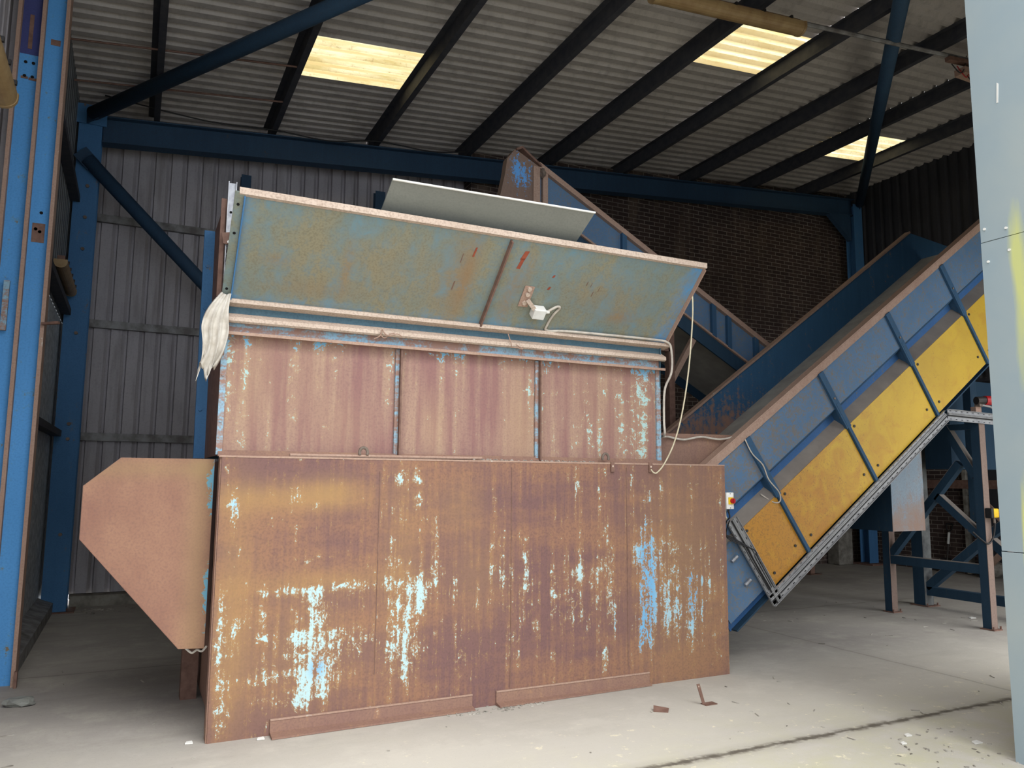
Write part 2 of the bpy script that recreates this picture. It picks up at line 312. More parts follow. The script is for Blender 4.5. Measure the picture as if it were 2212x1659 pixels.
def tag(o, label, cat, group=None, kind=None):
    o['label'] = label; o['category'] = cat
    if group: o['group'] = group
    if kind: o['kind'] = kind
    return o
def struct(o, label=None): 
    o['kind'] = 'structure'
    if label: o['label'] = label
    return o
def thing(name, loc, label, cat, group=None):
    e = bpy.data.objects.new(name, None); e.location = loc; e.empty_display_size = 0.1; COL.objects.link(e); ROOT[e.name] = V(loc)
    return tag(e, label, cat, group)
def lab(o, t): o['label'] = t; return o
def gauss(p, spots):
    """spots: (x, z, rx, rz, weight)"""
    s = 0.0
    for x, z, rx, rz, w in spots:
        q = ((p[0]-x)/rx)**2 + ((p[1]-z)/rz)**2
        if q < 9: s += w * math.exp(-q)
    return s

# ================================================================== THE SHED
SL = 0.0908
def zp(x): return 6.344 + SL * (x - 1.446)              # underside of the purlins
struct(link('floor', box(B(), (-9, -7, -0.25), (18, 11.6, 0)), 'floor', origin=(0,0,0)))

# roof: trapezoid sheets between purlin lines, three roof lights let in
PX = [-0.03 + 1.4725 * i for i in range(9)]
RH = 0.19
lights = [(1.44, 2.915, 8.30, 9.26), (5.86, 7.33, 6.44, 7.40), (10.275, 11.75, 8.44, 9.40)]
def roofpiece(bm, x0, x1, y0, y1):
    w = y1 - y0; k = max(1, round(w / 0.192)); pr = w / k
    z0 = zp(x0) + RH; z1 = zp(x1) + RH
    corr(bm, (x0, y0, z0), (0, 1, 0), (x1 - x0, 0, z1 - z0), (0, 0, 1), w, pr, 0.06, ((0,0),(0.45,0),(0.60,1),(0.78,1),(1.0,0)))
bm = B(); xs = [-1.15] + PX + [13.45]
Y0, Y1 = 2.9, 11.5
for a, b in zip(xs, xs[1:]):
    hole = [l for l in lights if abs((l[0]+l[1])/2 - (a+b)/2) < 0.3]
    if hole: 
        roofpiece(bm, a, b, Y0, hole[0][2]); roofpiece(bm, a, b, hole[0][3], Y1)
    else: roofpiece(bm, a, b, Y0, Y1)
struct(link('ceiling', bm, 'roofsheet', origin=(0,0,0)))
for i, (a, b, c, d) in enumerate(lights):
    bm = B(); roofpiece(bm, a, b, c, d); struct(link('window_%d' % (i+1), bm, 'rooflight', origin=(0,0,0)))
names = ['against the left eaves', 'left of the roof light on the left', 'right of the roof light on the left', 'third to the right of the left eaves purlin', 'touching the left edge of the middle roof light', 'lit by the middle roof light', 'two along from the middle roof light', 'on the left edge of the small far roof light', 'last one, above the dark right wall']
for i, x in enumerate(PX):
    z = zp(x); h = RH - 0.005
    zsec = [(-0.003, 0), (0.07, 0), (0.07, 0.004), (0.003, 0.004), (0.003, h-0.004), (0.003, h), (-0.07, h), (-0.07, h-0.004), (-0.003, h-0.004)]
    bm = B(); sweep(bm, zsec, (x, 3.0, z), (x, 11.0, z))
    tag(link('roof_purlin', bm, 'purlin'), 'dark steel roof purlin, ' + names[i], 'purlin', 'purlins under the roof sheets', 'thing')

# walls
bm = B(); corr(bm, (-1.4, 11.25, 0.12), (1, 0, 0), (0, 0, 7.0), (0, -1, 0), 6.0, 0.2, 0.045, ((0,0),(0.12,0),(0.18,1),(0.82,1),(0.88,0)))
struct(link('wall_back', bm, 'backclad', origin=(0,0,0)), 'grey profiled sheet back wall behind the shredder')
struct(link('wall_back_brick', box(B(), (4.6, 10.98, 0), (13.4, 11.3, 8.0)), 'brick_x', origin=(0,0,0)), 'dark brick back wall')
struct(link('trim_1', box(B(), (-0.6, 10.95, 0), (4.6, 11.2, 0.13)), 'concretepost', origin=(0,0,0)))
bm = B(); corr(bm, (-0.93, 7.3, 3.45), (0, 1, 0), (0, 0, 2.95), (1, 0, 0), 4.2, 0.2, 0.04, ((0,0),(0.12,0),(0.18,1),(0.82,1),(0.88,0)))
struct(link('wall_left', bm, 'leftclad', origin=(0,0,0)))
struct(link('wall_left_lower', box(B(), (-1.00, 7.3, 0.0), (-0.90, 11.4, 3.46)), 'galvwall', origin=(0,0,0)), 'mottled zinc lower sheets of the left wall')
bm = B(); corr(bm, (-1.18, 2.9, 0), (0, 1, 0), (0, 0, 6.4), (1, 0, 0), 4.4, 0.2, 0.04, ((0,0),(0.12,0),(0.18,1),(0.82,1),(0.88,0)))
box(bm, (-1.2, 7.28, 0), (-0.89, 7.30, 6.4)); struct(link('wall_left_front', bm, 'backclad', origin=(0,0,0)))
struct(link('trim_2', prism(B(), [(-0.90, 7.3, 0), (-0.74, 7.3, 0), (-0.74, 7.3, 0.12), (-0.90, 7.3, 0.18)], (0, 3.3, 0)), 'girt', origin=(0,0,0)))
bm = B(); box(bm, (13.2, 8.75, 0), (13.45, 11.3, 3.4)); 
struct(link('wall_right', bm, 'brick_y', origin=(0,0,0)))
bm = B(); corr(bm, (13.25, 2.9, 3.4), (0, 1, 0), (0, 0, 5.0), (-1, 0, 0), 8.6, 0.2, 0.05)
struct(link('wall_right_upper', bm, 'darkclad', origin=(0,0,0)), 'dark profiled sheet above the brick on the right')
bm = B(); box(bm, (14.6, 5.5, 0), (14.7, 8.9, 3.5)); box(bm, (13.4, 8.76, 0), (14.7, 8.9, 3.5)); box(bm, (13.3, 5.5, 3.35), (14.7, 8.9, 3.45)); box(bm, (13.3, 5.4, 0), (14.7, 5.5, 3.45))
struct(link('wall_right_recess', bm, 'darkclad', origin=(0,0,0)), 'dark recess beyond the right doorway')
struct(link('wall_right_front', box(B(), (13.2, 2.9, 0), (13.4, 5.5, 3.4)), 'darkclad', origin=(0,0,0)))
bm = B()
for y, w in ((8.745, 0.07), (8.52, 0.09)): 
    for k in range(7): box(bm, (13.08, y - w + 0.008*((k*37) % 3), 0.02 + k*0.45), (13.2, y, 0.02 + (k+1)*0.45 - 0.004))
struct(link('trim_3', bm, 'concretepost', origin=(0,0,0)))
struct(link('trim_4', box(B(), (13.06, 7.0, 1.48), (13.2, 10.3, 1.63)), 'brownmetal', origin=(0,0,0)))
# front wall right of the opening, with a second bay open
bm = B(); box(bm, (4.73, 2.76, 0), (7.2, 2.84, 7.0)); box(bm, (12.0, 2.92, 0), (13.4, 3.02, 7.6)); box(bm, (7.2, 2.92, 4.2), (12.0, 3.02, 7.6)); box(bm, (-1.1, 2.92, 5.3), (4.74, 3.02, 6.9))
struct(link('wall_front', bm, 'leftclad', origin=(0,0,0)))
def palewear(p):
    y, z = p[1], p[2]; s = 0
    for yy, zz, ry, rz, w in ((2.70, 3.0, 0.06, 0.30, .42), (2.72, 2.3, 0.05, 0.3, .25), (2.75, 1.35, 0.02, 0.3, .5), (2.76, 1.2, 0.03, 0.3, .4), (2.68, 2.6, .05, .5, .35)):
        s += w * math.exp(-((y-yy)/ry)**2 - ((z-zz)/rz)**2)
    return (s, 0, 0)
bm = B(); gridq(bm, (4.679, 2.9, 0.0), (0, -1.9, 0), (0, 0, 1.19), 95, 24); d1 = link('door_1', bm, 'pale', origin=(0,0,0), wear=palewear, solid=0.03); struct(d1)
bm = B(); gridq(bm, (4.682, 2.9, 1.195), (0, -1.9, 0), (0, 0, 1.88), 95, 30); o = link('middle_sheet', bm, 'pale', d1, (0,0,0), wear=palewear, solid=0.03)
bm = B(); gridq(bm, (4.684, 2.9, 3.08), (0, -1.9, 0), (0, 0, 2.2), 95, 30); o = link('upper_sheet', bm, 'pale', d1, (0,0,0), wear=palewear, solid=0.03)
for y, z in ((2.755, 1.12), (2.86, 2.95), (2.87, 3.16), (2.74, 3.13), (2.73, 2.99)):
    link('bolt_head', disc(B(), (4.668, y, z), (-1, 0, 0), 0.008, 0.008), 'white', d1, (0,0,0))
link('paint_scratch', prism(B(), [(4.666, 2.745, 3.93), (4.666, 2.735, 3.93), (4.666, 2.725, 4.05), (4.666, 2.735, 4.06)], (0.01, 0, 0)), 'white', d1, (0,0,0))

# columns, rafter, wall posts, rails, bracing
t = thing('steel_column', (-0.73, 10.65, 0), 'blue steel corner column with bolt heads, beyond the rust guard', 'column')
bm = B(); 
for lo, hi in (((-0.865, 10.56, 0.01), (-0.605, 10.575, 6.1)), ((-0.865, 10.80, 0.01), (-0.605, 10.815, 6.1)), ((-0.742, 10.575, 0.01), (-0.728, 10.80, 6.1))): box(bm, lo, hi)
link('shaft', bm, 'steelblue', t)
link('cap_plate', box(B(), (-0.90, 10.54, 5.95), (-0.56, 10.56, 6.2)), 'steelblue', t)
link('base_plate', box(B(), (-0.95, 10.5, 0), (-0.52, 10.9, 0.015)), 'brownmetal', t)
for z in (0.9, 2.02, 2.2, 3.3, 4.35, 4.75, 5.15): link('bolt_head', disc(B(), (-0.72, 10.56, z), (0, -1, 0), 0.022, 0.02, 6), 'lug', t)
t = thing('steel_column', (13.05, 10.62, 0), 'blue steel column in the far right corner with a haunch on top', 'column')
bm = B()
for lo, hi in (((12.84, 10.52, 0.01), (13.08, 10.535, 7.2)), ((12.84, 10.72, 0.01), (13.08, 10.735, 7.2)), ((12.955, 10.535, 0.01), (12.97, 10.72, 7.2))): box(bm, lo, hi)
link('shaft', bm, 'steelblue', t)
link('haunch', prism(B(), [(12.2, 10.6, 6.96), (12.84, 10.6, 6.98), (12.84, 10.6, 6.45)], (0, 0.1, 0)), 'tube', t)
link('base_plate', box(B(), (12.7, 10.35, 0), (13.15, 10.85, 0.03)), 'brownmetal', t)
t = thing('door_post', (-0.9, 7.15, 0), 'bright blue double channel post with holes, nearest on the left', 'post')
def chan(x0, x1, nm, mat, z0=0.0, z1=6.2, yb=7.15):
    bm = B(); box(bm, (x0, yb, z0), (x1, yb + 0.012, z1)); return link(nm, bm, mat, t)
chan(-1.05, -0.9, 'front_web', 'postblue', 0, 5.05); lab(chan(-1.05, -0.9, 'upper_web', 'violetblue', 5.05, 6.2), 'violet blue upper plate with torn cut-out')
chan(-0.88, -0.735, 'inner_web', 'postblue')
for x in (-1.075, -0.905, -0.735): 
    bm = B(); box(bm, (x, 7.08, 0), (x + 0.028, 7.25, 6.2)); link('flange', bm, 'lipdust', t)
link('foot_bracket', bar(B(), (-0.70, 7.06, 0), (-0.70, 7.06, 0.12), 0.02, 0.05), 'brownmetal', t)
for x, z in ((-1.0, 4.98), (-0.945, 4.98), (-1.0, 4.86), (-0.945, 4.86), (-0.80, 3.72), (-0.83, 3.58), (-0.80, 3.56)):
    link('bolt_hole', disc(B(), (x, 7.15, z), (0, -1, 0), 0.013, 0.004), 'darkhole', t)
for x, z, w, h in ((-0.98, 5.25, .03, .30), (-1.0, 4.845, .05, .02), (-0.94, 4.84, .06, .022), (-0.81, 3.55, .09, .16), (-0.80, 5.2, .07, .05), (-0.99, 0.66, .12, .05), (-0.99, 0.40, .13, .06)):
    link('rust_patch', box(B(), (x-w/2, 7.146, z-h/2), (x+w/2, 7.151, z+h/2)), 'brownmetal', t)
link('catch', bar(B(), (-0.72, 7.06, 2.79), (-0.60, 7.0, 2.80), 0.03, 0.02), 'brownmetal', t)
link('slide_bolt', bar(B(), (-0.985, 7.10, 2.72), (-0.985, 7.10, 3.12), 0.04, 0.03, (0, 1, 0)), 'railblue', t)

t = thing('roof_beam', (6.2, 10.66, 5.75), 'long blue steel beam rising to the right across the back wall', 'beam')
bm = B(); a = V((-0.6, 10.66, 5.93)); b = V((12.95, 10.66, 5.93 + SL * 13.55)); bar(bm, a, b, 0.012, 0.34, (0, 0, 1)); link('web', bm, 'tube', t)
for dz, nm in ((0.165, 'top_flange'), (-0.165, 'bottom_flange')):
    bm = B(); bar(bm, a + V((0,0,dz)), b + V((0,0,dz)), 0.18, 0.016); link(nm, bm, 'tube', t)
for i, (x, z, w, lb) in enumerate(((1.17, 6.0, 0.13, 'blue wall post behind the hopper, left one'), (3.08, 6.1, 0.15, 'blue wall post behind the grey sheet'), (4.52, 6.2, 0.12, 'slim dark post where sheet wall meets brick'))):
    bm = B(); sweep(bm, Isec(w, 0.12, 0.008, 0.008), (x, 10.9, 0), (x, 10.9, z - 0.25), (0, 1, 0)); tag(link('wall_post', bm, 'tube' if i < 2 else 'purlin'), lb, 'post')
for z, lb in ((0.10, 'lowest grey sheeting rail on the back wall, at floor level'), (2.08, 'grey sheeting rail on the back wall above the rust guard'), (3.54, 'grey sheeting rail on the back wall level with the white rag'), (4.95, 'topmost grey sheeting rail on the back wall')):
    bm = B(); sweep(bm, Csec(0.06, 0.10 if z > 1 else 0.06, 0.006), (4.4, 11.14, z), (-0.62, 11.14, z))
    tag(link('sheeting_rail', bm, 'girt'), lb, 'rail', 'sheeting rails on the back wall')
for z, lb in ((2.08, 'lower dark sheeting rail on the left wall'), (3.54, 'middle dark sheeting rail on the left wall'), (4.95, 'upper dark sheeting rail on the left wall')):
    bm = B(); bar(bm, (-0.835, 7.4, z), (-0.835, 10.5, z), 0.10, 0.07)
    tag(link('sheeting_rail', bm, 'purlin'), lb, 'rail', 'sheeting rails on the left wall')
def tubething(nm, p0, p1, r, lb):
    t = thing(nm, V(p0), lb, 'tube'); d = (V(p1) - V(p0)).normalized()
    link('pipe', tube(B(), [p0, p1], r, 20), 'tube', t, smooth=True)
    bm = B(); bar(bm, V(p0) - d * 0.12, V(p0) + d * 0.1, 0.015, r * 2.2); link('end_plate', bm, 'tube', t)
tubething('brace_tube', (-0.70, 10.30, 5.99), (3.20, 4.64, 6.33), 0.085, 'blue bracing tube running up under the roof from the left corner')
tubething('brace_tube', (12.95, 10.45, 7.20), (5.9, 4.0, 6.58), 0.085, 'dark bracing tube under the roof on the right, crossing a roof light')
tubething('brace_tube', (-0.74, 10.48, 5.47), (2.9, 10.82, 1.95), 0.085, 'dark sloping bracing tube on the back wall behind the hopper')
# thin roof tie rods and cable
for y0, lb in ((8.9, 'upper thin rusty tie rod under the left roof'), (9.85, 'lower thin rusty tie rod under the left roof')):
    tag(link('tie_rod', tube(B(), [(-0.9, y0, zp(-0.9)+.03), (1.5, y0 - 0.15, zp(1.5)+.02)], 0.012, 6), 'brownmetal'), lb, 'rod')
tag(link('roof_cable', tube(B(), spline([(-0.6, 10.5, 6.34), (0.6, 10.4, 6.22), (1.45, 10.45, 6.30), (2.2, 10.4, 6.28), (2.9, 10.45, 6.44), (3.7, 10.45, 6.45), (4.3, 10.5, 6.58)]), 0.009, 6), 'blackcable'), 'thin black cable sagging under the roof above the blue beam', 'cable')

# fluorescent fittings
def batten(p0, p1, lb, cover=True, r=0.07):
    p0, p1 = V(p0), V(p1); t = thing('fluorescent_light', (p0 + p1) / 2, lb, 'light', 'fluorescent battens'); d = (p1 - p0).normalized()
    T, s, u = frame(p0, p1)
    link('spine', bar(B(), p0 + u*0.055, p1 + u*0.055, 0.07, 0.05), 'brownmetal', t)
    if cover:
        prof = [(-r*1.0, 0.03)] + [(r*math.cos(math.pi + k*math.pi/10), 0.0 + r*0.9*math.sin(math.pi + k*math.pi/10)) for k in range(11)] + [(r, 0.03)]
        bm = B(); sweep(bm, prof, p0, p1); link('diffuser', bm, 'diffuser', t)
        for p, q in ((p0, -d), (p1, d)):
            bm = B(); sweep(bm, [(a*1.06, b*1.06) for a, b in prof], p, p + q*0.03); link('end_cap', bm, 'diffuser', t)
        for k in range(5):
            c = p0 + (p1-p0)*((k+0.5)/5); link('clip', bar(B(), c + u*0.04 - d*0.012, c + u*0.04 + d*0.012, r*2.3, 0.03), 'blackcable', t)
    return t
batten((4.30, 5.68, 6.30), (6.18, 5.65, 6.46), 'yellowed fluorescent batten in front of the middle roof light', r=0.09)
t = batten((8.55, 5.56, 6.62), (9.9, 5.52, 6.74), 'bare rusty light fitting near the top right with hanging wires', False)
link('gear_tray', box(B(), (8.75, 5.48, 6.52), (9.9, 5.62, 6.60)), 'lipdust', t)
for k in range(3): link('wire', tube(B(), spline([(8.6+k*.1, 5.55, 6.62), (8.66+k*.12, 5.5, 6.50-0.03*k), (8.75+k*.1, 5.5, 6.56), (8.9+k*.1, 5.55, 6.8)]), 0.006, 6), 'red' if k == 1 else 'blackcable', t)
batten((-0.90, 4.3, 4.02), (-0.90, 5.66, 4.02), 'beige light batten at the left edge, in front of the blue post', r=0.08)
batten((-0.80, 9.0, 3.77), (-0.80, 10.4, 3.77), 'dim beige light batten on the left wall behind the blue post', r=0.06)
tag(link('conduit', tube(B(), [(6.15, 5.66, 6.53), (9.9, 5.52, 6.84)], 0.025, 8), 'girt'), 'grey conduit under the roof running right from the yellowed batten', 'conduit')

# ================================================================== SHREDDER
t = SH = thing('shredder', (2.5, 5.8, 0), 'big rusty industrial shredder with flared blue hopper', 'machine')
paint_spots = [(0.60, 1.42, .05, .10, .34), (0.60, 1.22, .05, .14, .26), (0.56, 0.84, .05, .16, .32), (0.57, 0.60, .06, .12, .28), (0.55, 0.36, .04, .16, .3), (0.56, 0.16, .04, .10, .26), (0.65, 0.68, .10, .05, .2),
 (1.00, 0.87, .26, .035, .34), (1.36, 0.885, .14, .04, .34), (1.10, 0.76, .10, .10, .24), (1.16, 0.72, .06, .14, .28), (0.95, 0.585, .30, .035, .28), (1.10, 0.58, .12, .05, .30), (1.13, 0.42, .14, .16, .34), (1.09, 0.27, .12, .10, .30), (1.05, 0.20, .09, .06, .3), (0.85, 0.355, .22, .04, .30), (0.92, 0.46, .12, .04, .24), (0.75, 0.22, .2, .05, .14), (1.35, 0.42, .16, .16, .16), (1.37, 0.56, .12, .08, .17),
 (1.65, 1.60, .09, .09, .36), (1.78, 1.58, .10, .04, .22), (1.64, 1.40, .06, .10, .26), (1.82, 1.44, .09, .05, .27), (1.62, 1.14, .06, .08, .26), (1.60, 0.96, .05, .16, .32), (1.78, 0.93, .12, .10, .18), (1.82, 0.80, .09, .12, .34), (1.70, 0.72, .12, .14, .26), (1.72, 0.48, .10, .22, .36), (1.71, 0.28, .06, .10, .32), (1.60, 0.42, .06, .12, .2), (2.10, 0.85, .08, .12, .14), (1.45, 1.35, .3, .06, .10), (1.15, 1.08, .12, .035, .24), (1.16, 1.46, .22, .09, .10), (0.95, 1.50, .2, .05, .10),
 (2.46, 1.18, .022, .22, .26), (2.45, 0.86, .03, .14, .30), (2.20, 1.05, .05, .18, .16), (2.66, 0.92, .035, .22, .30), (2.72, 0.70, .08, .12, .12), (3.05, 0.92, .12, .06, .28), (3.05, 0.70, .06, .20, .26), (2.88, 0.72, .04, .16, .24), (3.20, 0.85, .16, .12, .16), (3.33, 1.16, .04, .22, .22), (3.38, 0.86, .04, .30, .28), (3.42, 0.52, .03, .14, .34), (3.34, 0.28, .03, .06, .3), (3.08, 1.50, .03, .2, .20), (3.16, 0.50, .10, .10, .16),
 (3.72, 1.28, .05, .26, .34), (3.68, 1.02, .14, .12, .28), (3.74, 0.70, .07, .38, .40), (3.68, 0.36, .04, .16, .36), (3.95, 0.80, .22, .26, .20), (4.18, 0.74, .06, .22, .34), (4.15, 0.48, .10, .14, .26), (3.98, 0.50, .22, .10, .23), (4.30, 0.75, .10, .3, .12), (3.60, 1.60, .06, .10, .22), (3.85, 1.55, .10, .06, .2), (3.78, 1.45, .08, .06, .22), (4.50, 0.9, .03, .8, .14), (4.05, 1.05, .25, .06, .15), (4.1, 0.3, .3, .1, .12)]
blue_spots = [(3.73, 0.9, .12, .6, 1.0), (4.18, 0.72, .10, .25, .9), (3.68, 0.4, .08, .2, .8), (1.14, 0.38, .05, .06, .9), (1.36, 0.4, .05, .05, .6), (3.42, .5, .06, .1, .5), (0.6, 1.42, .03, .05, .5), (4.0, .6, .4, .4, .3)]
ochre_spots = [(0.8, 1.46, .5, .10, .45), (0.6, 0.7, .12, .8, .35), (1.2, 1.5, .2, .1, .4), (1.7, 1.0, .16, .7, .25), (1.0, 0.5, .45, .45, .25), (4.1, 0.9, .5, 1.0, .30), (1.2, .92, .5, .07, .3), (2.1, 1.4, .2, .2, .2), (2.25, 0.9, .25, .3, .2)]
def frontwear(p):
    q = (p[0], p[2]); amb = 0.05 * math.exp(-((p[2]-.7)/.45)**2); return (min(0.30, amb + 0.66*gauss(q, paint_spots)), min(1, gauss(q, blue_spots)), min(1, 1.3*gauss(q, ochre_spots)))
bm = B(); gridq(bm, (0.497, 5.157, 0.0), (4.055, 0, 0), (0, 0, 1.722), 200, 88); cover = lab(link('base_cover', bm, 'front', t, wear=frontwear, solid=0.008), 'rust brown front plate with pale blue paint scabs')
for x, z0, z1 in ((1.52, 0.30, 1.64), (2.523, 0.10, 1.68), (3.542, 0.16, 1.69)):
    link('sheet_seam', box(B(), (x-0.003, 5.150, z0), (x+0.003, 5.158, z1)), 'brownmetal', cover)
bm = B(); bar(bm, (0.48, 5.165, 1.722), (4.553, 5.165, 1.722), 0.03, 0.012); link('top_fold', bm, 'lipdust', cover)
bm = B(); box(bm, (0.488, 5.162, 0), (0.497, 5.262, 1.72)); link('side_fold', bm, 'rust', cover)
bm = B(); box(bm, (4.544, 5.162, 0), (4.553, 5.25, 1.72)); link('side_fold', bm, 'rust', cover)
bm = B()
for k in range(7): box(bm, (0.505, 5.27, 0.03 + k*0.245), (0.525, 5.46, 0.03 + k*0.245 + 0.205))
box(bm, (0.505, 5.27, 0.0), (0.520, 5.30, 1.72)); box(bm, (0.505, 5.42, 0.0), (0.520, 5.46, 1.72))
lab(link('slotted_side_strip', bm, 'brownmetal', t), 'slotted brown side strip')
link('base_body', box(B(), (0.53, 5.30, 0.06), (4.15, 6.9, 1.70)), 'rust', t)
for x in (0.56, 3.9): link('skid', box(B(), (x, 5.34, 0.0), (x+0.14, 6.8, 0.06)), 'rust', t)
for (x0, x1, y0, y1) in ((0.86, 2.225, 5.055, 5.084), (2.41, 3.735, 5.075, 5.11)):
    bm = B()
    bm2 = [(x0, y0), (x1, y1)]
    loft(bm, [[V((x, 5.150, 0.02)), V((x, 5.150, 0.09)), V((x, 5.142, 0.095)), V((x, 5.142 - 0.0, 0.022)), V((x, y, 0.012)), V((x, y, 0.002)), V((x, 5.150, 0.002))] for x, y in bm2])
    fa = lab(link('floor_angle', bm, 'rust', t), 'rusty angle bolted along the foot of the front plate'); link('top_edge_highlight', box(B(), (x0, 5.138, 0.090), (x1, 5.150, 0.100)), 'lipdust', fa)  # lighter strip puts the top edge's highlight into the colour
def lug(x, z, nm='lifting_eye'):
    bm = B(); pts = [V((x + 0.028*math.cos(a), 5.19, z + 0.03 + 0.034*math.sin(a))) for a in [math.pi*(-0.15 + 1.3*k/10) for k in range(11)]]; tube(bm, pts, 0.011, 8); return link(nm, bm, 'lug', t)
lug(1.41, 1.735); lug(3.37, 1.735)
for x in (3.405, 3.772):
    bm = B(); box(bm, (x-0.016, 5.138, 1.655), (x+0.016, 5.152, 1.735)); lk = link('tab', bm, 'brownmetal', t); link('tab_hole', disc(B(), (x, 5.139, 1.70), (0,-1,0), 0.008, 0.003), 'dust', lk)
link('ledge_rod', tube(B(), [(0.92, 5.20, 1.738), (2.3, 5.20, 1.742)], 0.012, 8), 'lipdust', t)
bm = B(); rnd = random.Random(3)
for k in range(90):
    x = rnd.uniform(2.2, 3.3); c = (x, rnd.uniform(5.17, 5.26), 1.727); s = rnd.uniform(.008, .02); m = bmesh.ops.create_cube(bm, size=s); 
    bmesh.ops.transform(bm, matrix=Matrix.Translation(c) @ Matrix.Rotation(rnd.uniform(0, 3), 4, V((rnd.random(), rnd.random(), 1))), verts=m['verts'])
o = link('ledge_grit', bm, 'grit', t); o['kind'] = 'stuff'
# side guard (octagonal)
def wingwear(p):
    e = max(0, 1 - (0.47 - p[0]) / 0.10) if p[0] < 0.47 else 1
    return (0.55 * e**1.3 * (0.75 + 0.25 * math.sin(p[2]*9)), 0.7 * e, 0.5 * math.exp(-((p[2]-1.64)/.06)**2) + 0.5*e*(1-e) + .45*math.exp(-((0.38-p[0])/.07)**2))
poly = [(-0.069, 1.704), (0.470, 1.704), (0.467, 0.527), (0.318, 0.535), (-0.261, 1.217), (-0.262, 1.532)]
bm = B(); vs = []
gx, gz = 40, 60
from mathutils.geometry import intersect_point_tri_2d
f0 = bm.faces.new([bm.verts.new((x, 5.32, z)) for x, z in poly])
for k in range(1, 30):
    x = -0.262 + k * 0.0245; g = bm.verts[:] + bm.edges[:] + bm.faces[:]; bmesh.ops.bisect_plane(bm, geom=g, plane_co=(x, 0, 0), plane_no=(1, 0, 0))
for k in range(1, 30):
    z = 0.527 + k * 0.0393; g = bm.verts[:] + bm.edges[:] + bm.faces[:]; bmesh.ops.bisect_plane(bm, geom=g, plane_co=(0, 0, z), plane_no=(0, 0, 1))
wing = lab(link('side_guard', bm, 'wing', t, wear=wingwear, solid=0.008), 'eight-sided rust guard plate on the left end')
bm = B(); loft(bm, [[V((x, y, z)) for x, z in poly] for y in (5.325, 5.75)], cap=False); link('guard_rim', bm, 'rust', wing, solid=0.006)
bm = B(); f = bm.faces.new([bm.verts.new((x, 5.75, z)) for x, z in poly]); link('guard_back', bm, 'rust', wing, solid=0.006)
link('guard_leg', box(B(), (0.40, 6.2, 0), (0.51, 6.32, 0.6)), 'brownmetal', t)
link('hanging_fluff', tube(B(), spline([(0.36, 5.36, 0.53), (0.40, 5.37, 0.495), (0.43, 5.37, 0.51), (0.46, 5.37, 0.50), (0.485, 5.36, 0.53)]), 0.007, 6), 'cloth', t)

# hopper
def upwear(p):
    x, z = p[0], p[2]; s = 0.24 * math.exp(-((2.51 - z)/.05)**2) * (0.5 + 0.5*math.sin(x*7)) 
    s += gauss((x, z), [(0.52, 2.2, .04, .8, .22), (1.65, 2.3, .04, .3, .2), (2.72, 2.3, .06, .28, .26), (2.86, 2.2, .04, .4, .18), (3.28, 2.15, .08, .45, .20), (3.25, 1.95, .15, .12, .17), (3.75, 2.3, .16, .22, .25), (3.72, 1.9, .18, .16, .20), (3.86, 2.15, .08, .5, .15), (0.62, 2.4, .12, .2, .12)])
    b = 0.9 * math.exp(-((2.5 - z)/.06)**2)
    h = gauss((x, z), [(0.65, 2.25, .15, .4, .5), (2.65, 2.0, .15, .5, .6), (1.0, 2.3, .2, .4, .25), (1.3, 1.95, .2, .2, .3), (1.95, 1.95, .12, .25, .45), (3.3, 2.2, .25, .4, .3), (3.8, 2.2, .25, .5, .3)])
    return (s * 0.85, b, min(1, 0.6 * h))
for x0, x1 in ((0.49, 1.665), (1.685, 2.795), (2.815, 3.965)):
    bm = B(); gridq(bm, (x0, 5.285, 1.74), (x1-x0, 0, 0), (0, 0, 0.78), 60, 40); link('hopper_panel', bm, 'upper', t, wear=upwear, solid=0.006)
for x in (1.675, 2.805):
    bm = B(); box(bm, (x-0.030, 5.262, 1.735), (x-0.004, 5.282, 2.51)); hr = link('hopper_rib', bm, 'railblue', t); bm = B(); box(bm, (x-0.004, 5.225, 1.735), (x+0.008, 5.282, 2.51)); link('rib_web', bm, 'brownmetal', hr)
for x0, x1 in ((0.468, 0.505), (3.93, 3.972)):
    bm = B(); box(bm, (x0, 5.262, 1.735), (x1, 5.280, 2.53)); c_ = link('corner_strip', bm, 'railblue', t)
    for z in (1.95, 2.25): link('bolt_head', disc(B(), ((x0+x1)/2, 5.262, z), (0,-1,0), 0.010, 0.008, 8), 'railblue', c_)
link('foot_rail', prism(B(), [(0.48, 5.23, 1.725), (0.48, 5.282, 1.725), (0.48, 5.282, 1.76), (0.48, 5.27, 1.765)], (3.49, 0, 0)), 'rust', t)
def rail(nm, prof, x0, x1, mat, lb=None):
    o = link(nm, prism(B(), [(x0, y, z) for y, z in prof], (x1-x0, 0, 0)), mat, t); return lab(o, lb) if lb else o
rail('lower_lip', [(5.205, 2.510), (5.29, 2.520), (5.29, 2.535), (5.205, 2.530)], 0.475, 3.985, 'lipdust')
rail('blue_channel', [(5.268, 2.525), (5.30, 2.525), (5.30, 2.64), (5.268, 2.64)], 0.47, 3.975, 'railblue', 'chipped light blue channel under the ledge')
rail('middle_ledge', [(5.20, 2.600), (5.215, 2.590), (5.29, 2.600), (5.29, 2.69), (5.262, 2.66), (5.20, 2.625)], 0.47, 3.99, 'dust', 'ledge caked in dust')
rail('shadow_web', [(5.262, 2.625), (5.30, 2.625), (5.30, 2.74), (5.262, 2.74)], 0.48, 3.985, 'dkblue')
rail('upper_ledge', [(5.185, 2.715), (5.29, 2.700), (5.29, 2.755), (5.215, 2.752), (5.185, 2.74)], 0.44, 4.03, 'dust', 'upper ledge caked in dust')
FL0, FL1 = V((0, 5.225, 2.742)), V((0, 4.695, 3.272))
